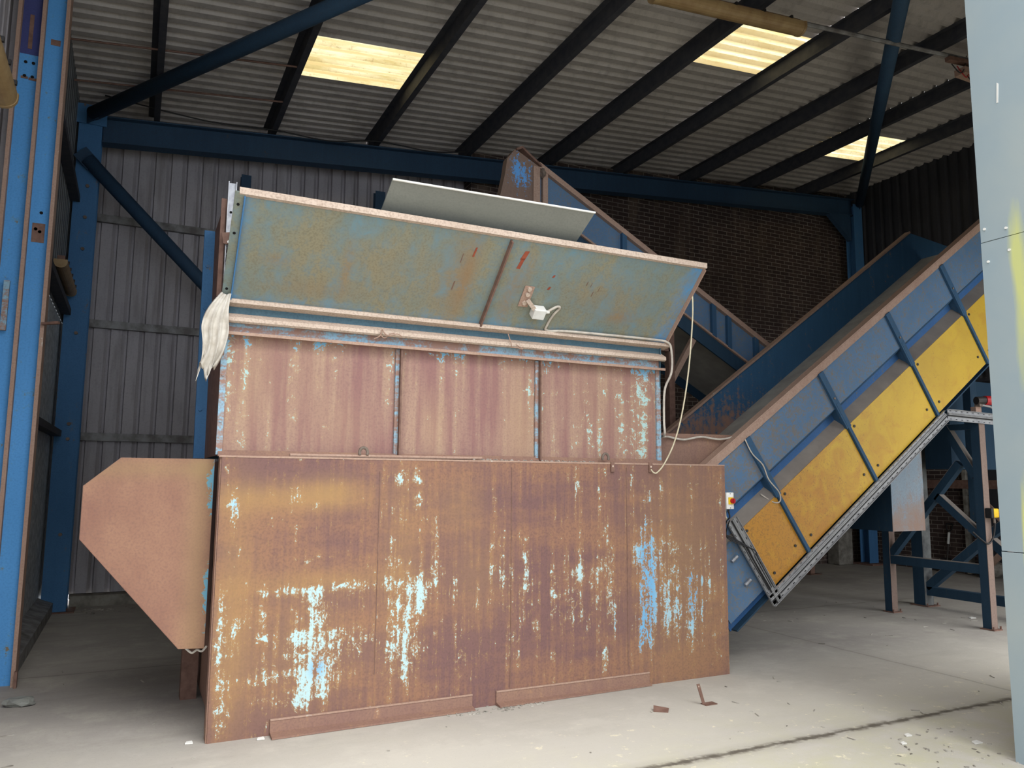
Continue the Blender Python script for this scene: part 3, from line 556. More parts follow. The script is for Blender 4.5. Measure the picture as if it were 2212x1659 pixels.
def flwear(p):
    x = p[0]; k = (p[2] - FL0.z) / (FL1.z - FL0.z)
    e = 0.22*math.exp(-(k/.08)**2) + 0.14*math.exp(-((1-k)/.10)**2) + 0.24*math.exp(-((x-.50)/.08)**2) + 0.32*math.exp(-((3.97-x)/.13)**2) + .16*math.exp(-((x-2.35)/.08)**2) + .14*math.exp(-((x-2.2)/.06)**2)
    e += gauss((x, k), [(1.25, .45, .05, .3, .10), (3.3, .3, .12, .15, .16), (3.6, .2, .2, .2, .12), (2.75, .8, .5, .2, .10), (3.4, .75, .4, .2, .08)])
    rst = gauss((x, k), [(2.05, .5, .06, .5, .6), (1.95, .5, .12, .6, .35), (2.42, .35, .05, .4, .7), (3.45, .28, .14, .08, .7), (1.2, .45, .03, .25, .5), (0.75, .45, .1, .06, .4), (1.0, .2, .3, .1, .3), (2.5, .65, .05, .25, .4), (3.2, .5, .4, .25, .25), (1.5, .5, .6, .4, .15)])
    return (e, min(1, 0.9*math.exp(-((3.93-x)/.1)**2) + .4*math.exp(-((x-.5)/.05)**2) + .3*math.exp(-(k/.1)**2)), min(1, rst))
bm = B(); gridq(bm, (0.495, FL0.y, FL0.z), (3.495, 0, 0), FL1 - FL0, 170, 36); fl = lab(link('flared_plate', bm, 'flare', t, wear=flwear, solid=0.006), 'outward flared dirty blue hopper plate')
nrm = V((0, -0.7071, -0.7071))
def flp(x, k, off=0.0): return V((x, FL0.y + (FL1.y-FL0.y)*k, FL0.z + (FL1.z-FL0.z)*k)) + nrm*off
bm = B(); prism(bm, [(0.47, 4.695, 3.262), (0.47, 4.668, 3.268), (0.47, 4.668, 3.308), (0.47, 4.69, 3.315), (0.47, 4.73, 3.28)], (3.53, 0, 0)); link('top_flange', bm, 'dust', fl)
bm = B(); bar(bm, flp(2.27, 0.0, 0.022), flp(2.285, 0.98, 0.022), 0.012, 0.045, nrm); link('flare_rib', bm, 'brownmetal', fl)
bm = B(); bar(bm, flp(3.985, -0.02, 0.015), flp(3.985, 1.0, 0.015), 0.010, 0.045, nrm); link('end_flange', bm, 'lipdust', fl)
bm = B(); bar(bm, flp(0.475, 0.0, 0.01), flp(0.475, 1.03, 0.01), 0.06, 0.010, nrm); e = link('end_flange', bm, 'flare', fl)
bm = B(); bar(bm, flp(0.502, 0.0, 0.02), flp(0.502, 1.0, 0.02), 0.008, 0.03, nrm); link('end_lip', bm, 'steelblue', fl)
for k in (0.92, 0.66, 0.12): link('bolt_hole', disc(B(), flp(0.47, k, 0.014), nrm, 0.009, 0.004), 'darkhole', e)
for x, k, w, h in ((2.43, .84, .026, .10), (2.42, .75, .020, .12), (2.05, .80, .010, .10), (1.97, .42, .006, .10), (1.97, .72, .004, .10), (2.72, .66, .012, .03), (2.72, .52, .014, .035), (3.02, .63, .004, .05), (3.06, .62, .003, .05), (3.10, .52, .004, .06), (3.14, .58, .003, .05)):
    bm = B(); prism(bm, [flp(x-w, k-h/2, .0045), flp(x+w*.4, k-h/2, .0045), flp(x+w, k+h/2, .0045), flp(x-w*.3, k+h/2*.9, .0045)], nrm*0.001); link('red_primer_mark', bm, 'brownmetal' if w < .01 else 'primer', fl) if 'primer' in MAT else (MAT.__setitem__('primer', flat('red_oxide_primer', S(136, 62, 46), S(150, 78, 56), 20)), link('red_primer_mark', bm, 'primer', fl))
# grey deflector sheet fixed behind the flare
bm = B(); a, b, c, d = V((1.372, 4.56, 3.482)), V((2.855, 4.51, 3.488)), V((1.372, 4.88, 3.305)), V((2.855, 4.86, 3.30))
o = lab(link('deflector_sheet', loft(B(), [[a, b, b + V((0,.008,.008)), a + V((0,.008,.008))], [c, d, d + V((0,.008,.008)), c + V((0,.008,.008))]]), 'sheet', t), 'grey sheet sloping up behind the flared plate')
link('sheet_fold', tube(B(), [a, b], 0.008, 8), 'white', o)
# hopper sides and back
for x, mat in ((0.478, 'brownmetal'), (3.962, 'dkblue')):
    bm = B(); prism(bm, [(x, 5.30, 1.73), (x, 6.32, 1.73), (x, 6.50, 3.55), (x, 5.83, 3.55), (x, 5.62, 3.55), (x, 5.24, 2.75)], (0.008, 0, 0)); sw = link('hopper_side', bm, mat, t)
    if x < 1:
        bm = B(); loft(bm, [[V((0.40, y, z)), V((0.478, y, z)), V((0.478, y+0.05, z)), V((0.40, y+0.05, z))] for y, z in ((6.25, 1.73), (6.42, 3.35), (6.44, 3.55))]); bf = lab(link('rear_flange', bm, 'steelblue', sw), 'blue flange with bolts')
        for z in (2.1, 2.45, 2.9, 3.25): link('bolt_head', disc(B(), (0.43, 6.25 + (z-1.73)*.105, z), (0,-1,0), 0.014, 0.012, 6), 'steelblue', sw)
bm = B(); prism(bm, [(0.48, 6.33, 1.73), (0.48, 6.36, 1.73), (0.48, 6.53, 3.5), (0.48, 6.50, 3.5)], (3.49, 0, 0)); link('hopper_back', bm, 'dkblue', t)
# left end: plate, zinc channel, lock plate, chain
bm = B(); box(bm, (0.418, 5.24, 2.76), (0.445, 5.252, 3.42)); link('end_plate', bm, 'brownmetal', t)
bm = B(); box(bm, (0.452, 5.20, 2.76), (0.458, 5.24, 3.53)); box(bm, (0.452, 5.234, 2.76), (0.505, 5.24, 3.53)); box(bm, (0.500, 5.20, 3.0), (0.505, 5.24, 3.53)); zc = lab(link('zinc_channel', bm, 'galv', t), 'upright galvanised channel with bolt holes')
for z in (2.9, 3.18, 3.33): link('bolt_hole', disc(B(), (0.478, 5.233, z), (0,-1,0), 0.008, 0.003), 'darkhole', zc)
bm = B(); prism(bm, [(0.425, 5.185, 3.17), (0.475, 5.185, 3.18), (0.49, 5.185, 3.12), (0.487, 5.185, 3.095), (0.437, 5.185, 3.10)], (0, 0.010, 0)); lp = lab(link('lock_plate', bm, 'brownmetal', t), 'small rusty plate with one bolt'); link('bolt_head', disc(B(), (0.47, 5.185, 3.112), (0,-1,0), 0.010, 0.008, 8), 'white', lp)
bm = B()
for k in range(11):
    z = 3.07 - k*0.030; pts = []
    ax = V((1, 0, 0)) if k % 2 else V((0, 1, 0))
    pts = [V((0.462, 5.215, z)) + ax*(0.010*math.cos(a)) + V((0,0,0.020*math.sin(a))) for a in [2*math.pi*j/10 for j in range(11)]]; tube(bm, pts, 0.0045, 6)
lab(link('chain', bm, 'blade', t), 'dark link chain')
# limit switch on the flare
c = flp(2.56, 0.43, 0.0); bm = B(); prism(bm, [flp(2.52, .52, .006), flp(2.60, .52, .006), flp(2.60, .28, .006), flp(2.52, .28, .006)], nrm*0.006); br = link('switch_bracket', bm, 'lipdust', t)
for k in (0.49, 0.43, 0.33): link('bracket_bolt', disc(B(), flp(2.56, k, 0.012), nrm, 0.018, 0.015, 8), 'dust', br)
bm = B(); bar(bm, flp(2.57, .38, .04), flp(2.64, .30, .05), 0.03, 0.03, nrm); link('switch_arm', bm, 'dust', br)
bm = B(); bar(bm, flp(2.635, .26, .045), flp(2.735, .26, .045), 0.085, 0.075, nrm); jb = lab(link('switch_box', bm, 'white', t, bevel=0.006), 'small white switch box')
link('cable_gland', tube(B(), [flp(2.73, .27, .045), flp(2.775, .28, .045)], 0.014, 8), 'white', jb)
cp = [flp(2.76, .28, .045), flp(2.83, .34, .03), flp(2.865, .32, .02), flp(2.84, .22, .012), flp(2.825, .10, .012), flp(2.84, .03, .014), V((3.0, 5.17, 2.752)), V((3.4, 5.17, 2.757)), V((3.8, 5.17, 2.758)), V((3.98, 5.17, 2.748)), V((4.03, 5.18, 2.68)), V((4.035, 5.19, 2.5)), V((4.0, 5.24, 2.35)), V((3.995, 5.25, 2.1)), V((4.0, 5.25, 1.98)), V((4.08, 5.40, 1.965)), V((4.25, 5.53, 1.975)), V((4.42, 5.53, 1.955)), V((4.62, 5.53, 1.985)), V((4.85, 5.53, 1.97)), V((5.08, 5.51, 2.02))]
tag(link('electric_cable', tube(B(), spline(cp, 8), 0.010, 8), 'cable', smooth=True), 'grey cable running from the white switch box down to the conveyor', 'cable')
# cord
sp_ = [flp(3.99, .68, .03), V((4.0, 4.86, 2.9)), V((3.985, 4.90, 2.5)), V((3.96, 4.96, 2.15)), V((3.92, 5.02, 1.90)), V((3.865, 5.08, 1.73)), V((3.82, 5.12, 1.655)), V((3.79, 5.13, 1.655)), V((3.772, 5.138, 1.68))]
tag(link('pull_cord', tube(B(), spline(sp_, 8), 0.006, 6), 'string', smooth=True), 'pale cord hanging from the hopper corner to a tab on the base', 'cord')
# wire twist on the ledge
bm = B(); tube(bm, spline([(1.46, 5.19, 2.56), (1.50, 5.18, 2.585), (1.515, 5.19, 2.63), (1.53, 5.17, 2.60), (1.56, 5.16, 2.585), (1.62, 5.17, 2.605), (1.66, 5.18, 2.59)]), 0.004, 5); tube(bm, spline([(1.50, 5.19, 2.60), (1.53, 5.18, 2.57), (1.57, 5.17, 2.60), (1.60, 5.18, 2.61)]), 0.004, 5)
tag(link('twisted_wire', bm, 'lipdust'), 'twist of thin wire caught on the hopper ledge above the left panel', 'wire')
bm = B(); tube(bm, spline([(2.50, 5.19, 2.69), (2.515, 5.17, 2.62), (2.53, 5.18, 2.59), (2.57, 5.17, 2.585), (2.62, 5.18, 2.58), (2.56, 5.175, 2.61)]), 0.004, 5)
tag(link('twisted_wire', bm, 'lipdust'), 'short loose wire end on the hopper ledge near its middle', 'wire')
# rag
bm = B(); NU, NV = 18, 36; vv = []
for j in range(NV+1):
    k = j / NV; row = []
    z = 2.755 - 0.50 * k; xc = 0.47 - 0.105 * k - 0.02*math.sin(k*6); w = 0.030 + 0.052 * math.sin(min(1, k*1.6) * math.pi * 0.62) * (1 - 0.55 * max(0, k-0.45)/0.55)
    for i in range(NU+1):
        u = i / NU - 0.5; fold = 0.018*math.sin(u*19 + k*3) + 0.010*math.sin(u*37 + k*9)
        drop = -0.10 * max(0, k - 0.55) * (math.sin(u*11 + 1.1) + 0.6*math.sin(u*23)) 
        row.append(bm.verts.new((xc + u * 2 * w, 5.155 + fold*(0.4 + k) + 0.02*k, z + drop + 0.03*abs(u)*(1-k))))
    vv.append(row)
for j in range(NV):
    for i in range(NU): bm.faces.new((vv[j][i], vv[j][i+1], vv[j+1][i+1], vv[j+1][i]))
tag(link('cloth_rag', bm, 'cloth', solid=0.004, smooth=True), 'torn off-white rag hanging off the left end of the hopper ledge', 'rag')

# ================================================================== MAIN CONVEYOR
TH = math.radians(34.7); CU, SU = math.cos(TH), math.sin(TH)
def cv(u, w, y): return V((4.629 + u*CU + w*SU, y, 1.749 + u*SU - w*CU))
NRM = V((-SU, 0, CU))
t = CV = thing('conveyor', (6.5, 6.1, 0), 'blue inclined trough conveyor with yellow side guards', 'conveyor')
YN, YF = 5.45, 6.72
def cwear(p):
    u = (p[0]-4.629)*CU + (p[2]-1.749)*SU; return (max(0, 0.12 - 0.05*abs(u-0.6)), 0.2, 0)
def slab(nm, u0, u1, w0, w1, y0, y1, mat, par=None, nu=1, wear=None):
    bm = B(); rr = []
    for k in range(nu+1):
        u = u0 + (u1-u0)*k/nu; rr.append([cv(u, w0, y0), cv(u, w1, y0), cv(u, w1, y1), cv(u, w0, y1)])
    loft(bm, rr); return link(nm, bm, mat, par or t, wear=wear)
UE = 5.62
slab('near_side_wall', -0.15, UE, 0.02, 0.465, YN, YN+0.012, 'convblue', nu=40, wear=cwear)
slab('near_lip', -0.15, UE, -0.012, 0.012, YN-0.012, YN+0.085, 'lipdust')
slab('near_lip_edge', -0.15, UE, 0.0, 0.065, YN-0.014, YN-0.002, 'lipdust')
bm = B(); loft(bm, [[cv(u, .46, YN), cv(u, .465, YN-.004), cv(u, .525, YN+.085), cv(u, .515, YN+.09)] for u in (-0.3, UE)]); link('near_bottom_fold', bm, 'stiff', t)
slab('recess_plate', -0.62, UE, 0.42, 1.40, YN+0.09, YN+0.10, 'recess')
bm = B(); loft(bm, [[cv(u, .592, YN+.092), cv(u, .686, YN-.002), cv(u, .695, YN-.002), cv(u, .605, YN+.092)] for u in (-0.3, UE)]); link('recess_shelf', bm, 'greydust', t)
slab('belt', -0.4, UE, 0.41, 0.43, YN+0.012, YF-0.005, 'belt')
def fwear(p):
    u = (p[0]-4.629)*CU + (p[2]-1.749)*SU; w = (p[0]-4.629)*SU - (p[2]-1.749)*CU
    return (0.62 / (1 + math.exp((u - 1.25 - w*1.6 + .25)*3.2)), 0.1, 0)
bm = B(); rr = []
for k in range(61):
    u = 0.0 + UE*k/60; rr.append([cv(u, 0.6*j/12, YF) for j in range(13)])
loft(bm, rr, False, False); fw = lab(link('far_side_wall', bm, 'convin', t, wear=fwear, solid=0.012), 'far trough side, rusty low down and blue higher up')
bm = B(); prism(bm, [cv(UE, 0, YF), cv(UE, 0, YF) + V((1.6, 0, -0.15)), cv(UE, .6, YF) + V((1.6, 0, -.2)), cv(UE, .6, YF)], (0, 0.012, 0)); link('head_side', bm, 'convin', fw)
bm = B(); prism(bm, [cv(UE, 0, YN), cv(UE, 0, YN) + V((1.6, 0, -0.15)), cv(UE, .6, YN) + V((1.6, 0, -.2)), cv(UE, .6, YN)], (0, 0.012, 0)); link('head_side', bm, 'convblue', t)
slab('far_lip', -0.02, UE, -0.012, 0.012, YF-0.03, YF+0.05, 'lipdust', fw)
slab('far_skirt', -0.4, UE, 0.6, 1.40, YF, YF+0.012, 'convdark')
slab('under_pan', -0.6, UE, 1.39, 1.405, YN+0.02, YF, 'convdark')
slab('tail_plate', -0.62, -0.13, 0.40, 1.30, YN+0.02, YN+0.035, 'convblue', nu=8, wear=lambda p: (0.06, 0, 0))
bm = B(); prism(bm, [(4.0, 5.56, 1.73), (5.2, 5.56, 1.73), (5.2, 5.56, 2.018), (4.0, 5.56, 2.005)], (0, 0.012, 0)); lab(link('tail_skirt', bm, 'rust', t), 'rusty skirt plate beside the hopper')
bm = B(); box(bm, (4.0, 5.53, 1.73), (4.05, 5.555, 2.01)); link('skirt_post', bm, 'brownmetal', t)
for u in (0.50, 1.685, 2.92, 4.05, 5.2):
    bm = B(); 
    loft(bm, [[cv(u-0.035, w, YN-0.028), cv(u+0.035, w, YN-0.028), cv(u+0.035, w, YN), cv(u-0.035, w, YN)] for w in (0.06, 0.70)])
    loft(bm, [[cv(u-0.016, w, YN-0.030), cv(u+0.020, w, YN-0.030), cv(u+0.020, w, YN+.09), cv(u-0.016, w, YN+.09)] for w in (0.42, 1.345)])
    s_ = link('stiffener', bm, 'stiff', t); link('bolt_head', disc(B(), cv(u, 0.36, YN-0.028), (0, -1, 0), 0.012, 0.008, 8), 'lug', s_)
def ywear(p):
    u = (p[0]-4.629)*CU + (p[2]-1.749)*SU; return (max(0.0, 0.62 - 0.26*u), 0, 0)
for u0, u1 in ((-0.06, 0.48), (0.525, 1.663), (1.71, 2.898), (2.945, 4.03), (4.075, 5.18)):
    g = slab('guard_panel', u0, u1, 0.69, 1.335, YN-0.006, YN+0.002, 'yellow', nu=8, wear=ywear)
    for u, w in ((u0+0.1, 1.24), (u1-0.08, 1.2), (u0 + 0.06, 0.74)): link('bolt_head', disc(B(), cv(u, w, YN-0.006), (0, -1, 0), 0.014, 0.008, 8), 'blade', g)
for w in (0.86, 1.12): link('frame_bolt', tube(B(), [cv(-0.30, w, YN+0.0), cv(-0.22, w, YN+0.0)], 0.016, 6), 'galv', t)
# chute under the belt
bm = B(); loft(bm, [[V((7.45, y, 1.055)), V((7.985, y, 1.06)), V((7.985, y, 2.42)), V((7.45, y, 2.05))] for y in (5.80, 6.62)]); ch = lab(link('spillage_chute', bm, 'chute' if 'chute' in MAT else 'convdark', t), 'boxy dark blue chute with a rusty front hanging below the belt')
def chw(p): return (0.5 * max(0, min(1, (1.50 - p[2]) / .30)) + .25*max(0, (p[0]-7.93)/.06), .2, 0)
bm = B(); gridq(bm, (7.452, 5.796, 1.057), (0.531, 0, 0), (0, 0, 1.0), 20, 30); lab(link('chute_front', bm, 'convchute' if 'convchute' in MAT else 'convin2' if 'convin2' in MAT else 'convblue', ch, wear=chw, solid=0.006), 'pale blue front plate rusting at the bottom')  # front plate paler than the body, its lit side put into the colour
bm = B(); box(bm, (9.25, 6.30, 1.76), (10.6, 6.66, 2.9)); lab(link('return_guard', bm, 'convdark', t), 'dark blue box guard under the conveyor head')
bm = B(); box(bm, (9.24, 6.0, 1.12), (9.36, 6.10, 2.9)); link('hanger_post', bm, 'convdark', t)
pst = thing('steel_post', (10.6, 9.9, 0), 'rusty post whose foot shows just under the cable tray', 'post'); link('post_shaft', box(B(), (10.56, 9.86, 0.01), (10.66, 9.96, 2.2)), 'rust', pst); link('foot_plate', box(B(), (10.48, 9.78, 0), (10.74, 10.04, 0.012)), 'brownmetal', pst)

# support frames
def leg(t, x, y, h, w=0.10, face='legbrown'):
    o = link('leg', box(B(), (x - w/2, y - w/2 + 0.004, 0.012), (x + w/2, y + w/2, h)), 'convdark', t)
    link('lit_dusty_face', box(B(), (x - w/2, y - w/2 - 0.002, 0.012), (x + w/2, y - w/2 + 0.0035, h)), face, o)  # lighter front strip, the leg's lit side put into the colour
    f_ = link('foot_plate', box(B(), (x - w*0.75, y - w*0.9, 0), (x + w*0.75, y + w*0.7, 0.012)), 'brownmetal', o)
    for s in (-1, 1): link('anchor_bolt', disc(B(), (x + s*w*0.62, y - w*0.75, 0.012), (0,0,1), 0.010, 0.03, 6), 'brownmetal', o)
    return o
def brace(t, x, a, b, s=0.085):
    p, q = V((x, a[0], a[1])), V((x, b[0], b[1])); o = link('brace', bar(B(), p, q, s, s, (1, 0, 0)), 'convdark', t)
    T, sd, u = frame(p, q); n_ = V((0, -(q-p).z, (q-p).y)).normalized(); n_ = n_ if n_.z > 0 else -n_
    link('dust_layer', bar(B(), p + n_*(s/2+.002), q + n_*(s/2+.002), s, 0.004, n_), 'greydust', o)
t = SF = thing('support_frame', (8.5, 6.1, 0), 'braced blue steel trestle with dusty brown legs under the cable tray', 'frame')
leg(t, 8.52, 5.475, 2.26); leg(t, 8.52, 6.70, 2.9)
brace(t, 8.52, (5.86, 2.24), (5.52, 1.66)); brace(t, 8.52, (5.70, 1.81), (6.66, 0.69)); brace(t, 8.52, (6.0, 1.43), (5.52, 1.01))
link('cross_bar', box(B(), (8.475, 5.525, 0.59), (8.565, 6.65, 0.69)), 'convdark', t)
link('dust_layer', box(B(), (8.475, 5.525, 0.69), (8.565, 6.65, 0.694)), 'greydust', t)
link('top_bar', box(B(), (8.48, 5.53, 2.19), (8.56, 6.65, 2.255)), 'convdark', t)
t = thing('support_frame', (9.35, 6.1, 0), 'heavier dark trestle with bolted feet standing behind the first', 'frame')
leg(t, 9.37, 6.88, 3.2, 0.16, 'dullface'); leg(t, 9.37, 5.02, 2.9, 0.12)
link('cross_bar', box(B(), (9.32, 5.08, 0.14), (9.42, 6.80, 0.25)), 'convdark', t)
brace(t, 9.37, (5.98, 0.93), (6.80, 0.24), 0.10); brace(t, 9.37, (5.98, 0.93), (5.10, 0.2), 0.10); brace(t, 9.37, (5.98, 0.93), (5.1, 1.6), 0.10)
link('gusset', box(B(), (9.33, 5.90, 0.84), (9.41, 6.08, 1.02)), 'convdark', t)

# cable tray along the guard, with cables
t = thing('cable_tray', (7.0, 5.40, 0.4), 'perforated zinc cable tray following the conveyor edge then turning level', 'tray')
YT = 5.40
def trayseg(nm, a, b, inner):
    """L-shaped run: back plate plus two folded lips, holes along it"""
    a, b = V(a), V(b); inn = V(inner).normalized(); bm = B(); d = b - a
    for o0, o1, y0, y1 in ((-0.01, 0.115, YT+0.022, YT+0.026), (-0.01, -0.006, YT+.004, YT+0.022), (0.111, 0.115, YT+.004, YT+0.022)):
        loft(bm, [[p + inn*o0 + V((0, y0-p.y, 0)), p + inn*o1 + V((0, y0-p.y, 0)), p + inn*o1 + V((0, y1-p.y, 0)), p + inn*o0 + V((0, y1-p.y, 0))] for p in (a, b)])
    o = link(nm, bm, 'tray', t); L = d.length; k = int(L / 0.09); bm = B()
    for i in range(k):
        c = a + d*((i+.5)/k)
        for q in (0.008, 0.098): bar(bm, c + inn*q + V((0, YT+0.021-c.y, 0)) - d.normalized()*0.012, c + inn*q + V((0, YT+0.021-c.y, 0)) + d.normalized()*0.012, 0.006, 0.003, (0, 1, 0))
    link('slots', bm, 'darkhole', o)
    for q, r_, m in ((0.044, 0.006, 'blackcable'), (0.058, 0.007, 'tray'), (0.072, 0.006, 'tray')):
        link('tray_cable', tube(B(), [a + inn*q + V((0, YT+0.014-a.y, 0)), b + inn*q + V((0, YT+0.014-b.y, 0))], r_, 6), m, o)
    return o
P0 = cv(-0.155, 0.55, YT); P1 = cv(-0.155, 1.455, YT); P2 = cv(3.02, 1.455, YT)
trayseg('tray_riser', P0, P1, cv(1, 0, 0) - cv(0, 0, 0)); trayseg('tray_slope', P1, P2, cv(0, -1, 0) - cv(0, 0, 0)); trayseg('tray_level', P2, P2 + V((1.25, 0, -0.03)), (0, 0, 1))
# isolator
t = thing('isolator_switch', (4.60, 5.20, 1.35), 'white isolator box with a red knob on the right edge of the shredder', 'switch')
link('switch_case', box(B(), (4.562, 5.145, 1.352), (4.640, 5.21, 1.492)), 'white', t, bevel=0.004)
link('yellow_plate', box(B(), (4.578, 5.138, 1.392), (4.630, 5.144, 1.452)), 'yellowbox', t)
kn = link('knob', disc(B(), (4.614, 5.138, 1.422), (0, -1, 0), 0.022, 0.02, 16), 'red', t); link('knob_grip', box(B(), (4.609, 5.108, 1.402), (4.619, 5.119, 1.442)), 'red', kn)
for z in (1.362, 1.482): link('screw', disc(B(), (4.60, 5.145, z), (0,-1,0), 0.004, 0.002, 8), 'blackcable', t)
for k in range(2): link('cable_tail', tube(B(), spline([(4.58+.03*k, 5.19, 1.355), (4.575+.045*k, 5.18, 1.29), (4.60+.02*k, 5.2, 1.265), (4.62, 5.3, 1.22), (4.72 + .03*k, 5.40, 1.19)]), 0.007, 6), 'blackcable' if k else 'string', t)
bm = B()
for k in range(4): tube(bm, spline([(4.59+.03*k, 5.25, 1.25), (4.66+.03*k, 5.36, 1.15-.02*k), cv(-0.15+.03*k, 0.75+.05*k, YT+.005), cv(-0.135+.025*k, 1.0, YT+.01), cv(-0.125+.02*k, 1.3, YT+.01)]), 0.005, 6)
tag(link('cable_bundle', bm, 'blackcable'), 'bundle of grey cables dropping from the isolator into the cable tray', 'cable')
tag(link('electric_cable', tube(B(), spline([cv(.46, .05, YN-.035), cv(.45, .2, YN-.04), cv(.49, .35, YN-.045), cv(.47, .5, YN-.045), cv(.50, .66, YN-.05), cv(.47, .74, YN-.04), cv(.42, .72, YN-.01), cv(.38, .60, YN+.05)]), 0.006, 8), 'cable', smooth=True), 'pale cable clipped down the first conveyor stiffener', 'cable')
# e-stop, beacon
t = thing('emergency_stop', (8.520, 5.40, 1.2), 'yellow emergency stop box on the brown trestle leg', 'switch')
link('stop_box', box(B(), (8.515, 5.345, 1.21), (8.605, 5.419, 1.31)), 'yellowbox', t, bevel=0.012)
link('back_case', box(B(), (8.470, 5.345, 1.205), (8.512, 5.419, 1.315)), 'blackcable', t, bevel=0.008)
link('button', tube(B(), [(8.600, 5.37, 1.26), (8.640, 5.35, 1.26), (8.640, 5.35, 1.26), (8.670, 5.335, 1.26)], .02, 14, [0.014, 0.014, 0.028, 0.022]), 'red', t)
link('cable_tail', tube(B(), spline([(8.560, 5.38, 1.21), (8.565, 5.38, 1.12), (8.540, 5.39, 1.00), (8.470, 5.40, 0.93), (8.400, 5.42, 0.96), (8.360, 5.5, 1.05)]), 0.010, 8), 'blackcable', t)
link('cable_gland', tube(B(), [(8.560, 5.38, 1.21), (8.562, 5.38, 1.15)], 0.013, 8), 'lug', t)
t = thing('warning_beacon', (8.55, 5.42, 2.38), 'red warning beacon lying sideways above the cable tray', 'beacon')
link('lens', tube(B(), [(8.56, 5.40, 2.51), (8.60, 5.39, 2.51), (8.68, 5.36, 2.515), (8.69, 5.36, 2.515)], .05, 16, [0.052, 0.055, 0.05, 0.03]), 'red', t, smooth=False)
link('lamp_base', tube(B(), [(8.46, 5.43, 2.505), (8.56, 5.40, 2.51)], 0.045, 14), 'blade', t)
link('stand', box(B(), (8.47, 5.40, 2.44), (8.53, 5.46, 2.50)), 'lug', t); link('stand_post', box(B(), (8.46, 5.44, 2.27), (8.56, 5.50, 2.44)), 'lipdust', t)
link('cable_tail', tube(B(), spline([(8.50, 5.42, 2.46), (8.62, 5.38, 2.44), (8.72, 5.36, 2.39), (8.80, 5.38, 2.36)]), 0.012, 8), 'tray', t)
link('wire', tube(B(), spline([(8.69, 5.36, 2.50), (8.75, 5.35, 2.45), (8.78, 5.36, 2.38)]), 0.005, 6), 'blackcable', t)

# ================================================================== REAR CONVEYOR
t = thing('conveyor', (5.3, 7.6, 0), 'second blue conveyor behind the shredder, falling away to the right', 'conveyor')
SB = -0.531; X0, X1 = 3.66, 8.3; RY0, RY1 = 7.0, 8.2
def rz(x, d): return 4.935 + SB * (x - 3.70) - d
def rslab(nm, x0, x1, d0, d1, y0, y1, mat, par=None, wear=None):
    bm = B(); loft(bm, [[V((x, y0, rz(x, d0))), V((x, y0, rz(x, d1))), V((x, y1, rz(x, d1))), V((x, y1, rz(x, d0)))] for x in (x0, x1)]); return link(nm, bm, mat, par or t, wear=wear)
rslab('near_side', X0, X1, 0.03, 0.42, RY0, RY0+0.012, 'convblue')
rslab('near_lip', X0+.05, X1, -0.03, 0.035, RY0-0.05, RY0+0.02, 'lipdust')
rslab('lower_side', X0, X1, 0.42, 0.60, RY0-0.01, RY0+0.012, 'convdark'); rslab('lower_lip', X0, X1, 0.40, 0.425, RY0-0.04, RY0, 'lipdust')
rslab('far_side', X0, X1, 0.0, 0.60, RY1, RY1+0.012, 'convdark'); rslab('belt', X0, X1, 0.45, 0.47, RY0+.02, RY1, 'belt')
for x in (3.78, 4.79, 5.30, 6.05, 6.28, 6.70, 7.4): rslab('stiffener', x-0.03, x+0.03, 0.02, 0.41, RY0-0.045, RY0-0.002, 'lipdust' if x < 4 else 'stiff')
hp = [(3.42, 5.05), (3.325, 4.927), (3.30, 4.75), (3.245, 4.50), (3.27, 4.44), (3.62, 4.32), (3.66, 4.50), (3.72, 4.90)]
def hw(p): return (0.42*math.exp(-((p[0]-3.48)/.13)**2 - ((p[2]-4.80)/.18)**2), .6, 0)
bm = B(); prism(bm, [(x, 6.96, z) for x, z in hp], (0, 0.10, 0)); g = bm.verts[:] + bm.edges[:] + bm.faces[:]
for k in range(1, 24): bmesh.ops.bisect_plane(bm, geom=bm.verts[:] + bm.edges[:] + bm.faces[:], plane_co=(3.24 + k*.021, 0, 0), plane_no=(1, 0, 0))
for k in range(1, 20): bmesh.ops.bisect_plane(bm, geom=bm.verts[:] + bm.edges[:] + bm.faces[:], plane_co=(0, 0, 4.32 + k*.038), plane_no=(0, 0, 1))
MAT['hood'] = worn('rusty_hood', S(134, 112, 98), S(122, 100, 88), S(110, 92, 84), S(98, 156, 214), S(88, 150, 214), S(116, 120, 126), bias=-0.10, patch=30)
hd = lab(link('head_hood', bm, 'hood', t, wear=hw), 'rusty head hood flecked with blue paint')
bm = B(); loft(bm, [[V((x, y, z)), V((x, y, z - 0.012))] + [] for x, y, z in ()], cap=False) if False else prism(bm, [(3.42, 6.93, 5.05), (3.49, 6.93, 5.085), (3.58, 6.93, 5.02), (3.72, 6.93, 4.925), (3.72, 6.93, 4.90), (3.57, 6.93, 5.0), (3.49, 6.93, 5.06), (3.43, 6.93, 5.03)], (0, 0.22, 0)); link('hood_flap', bm, 'brownmetal', hd)
bm = B(); box(bm, (3.63, 6.945, 4.42), (3.71, 6.958, 4.9)); link('hood_strip', bm, 'lipdust', hd)
bm = B(); blob(bm, (3.735, 6.93, 4.83), .03, .03, .05, seed=5); link('latch', bm, 'lug', hd)
for y in (7.04, 8.14):
    link('support_post', box(B(), (5.41, y-.04, 0), (5.49, y+.04, rz(5.45, .58))), 'brownmetal', t)
    link('post_brace', bar(B(), (5.47, y, 2.72), (5.80, y, rz(5.80, .58)), 0.06, 0.06), 'lipdust', t)
bm = B(); box(bm, (4.0, 7.0, 3.05), (5.43, 7.06, 3.13)); link('tie_bar', bm, 'brownmetal', t)

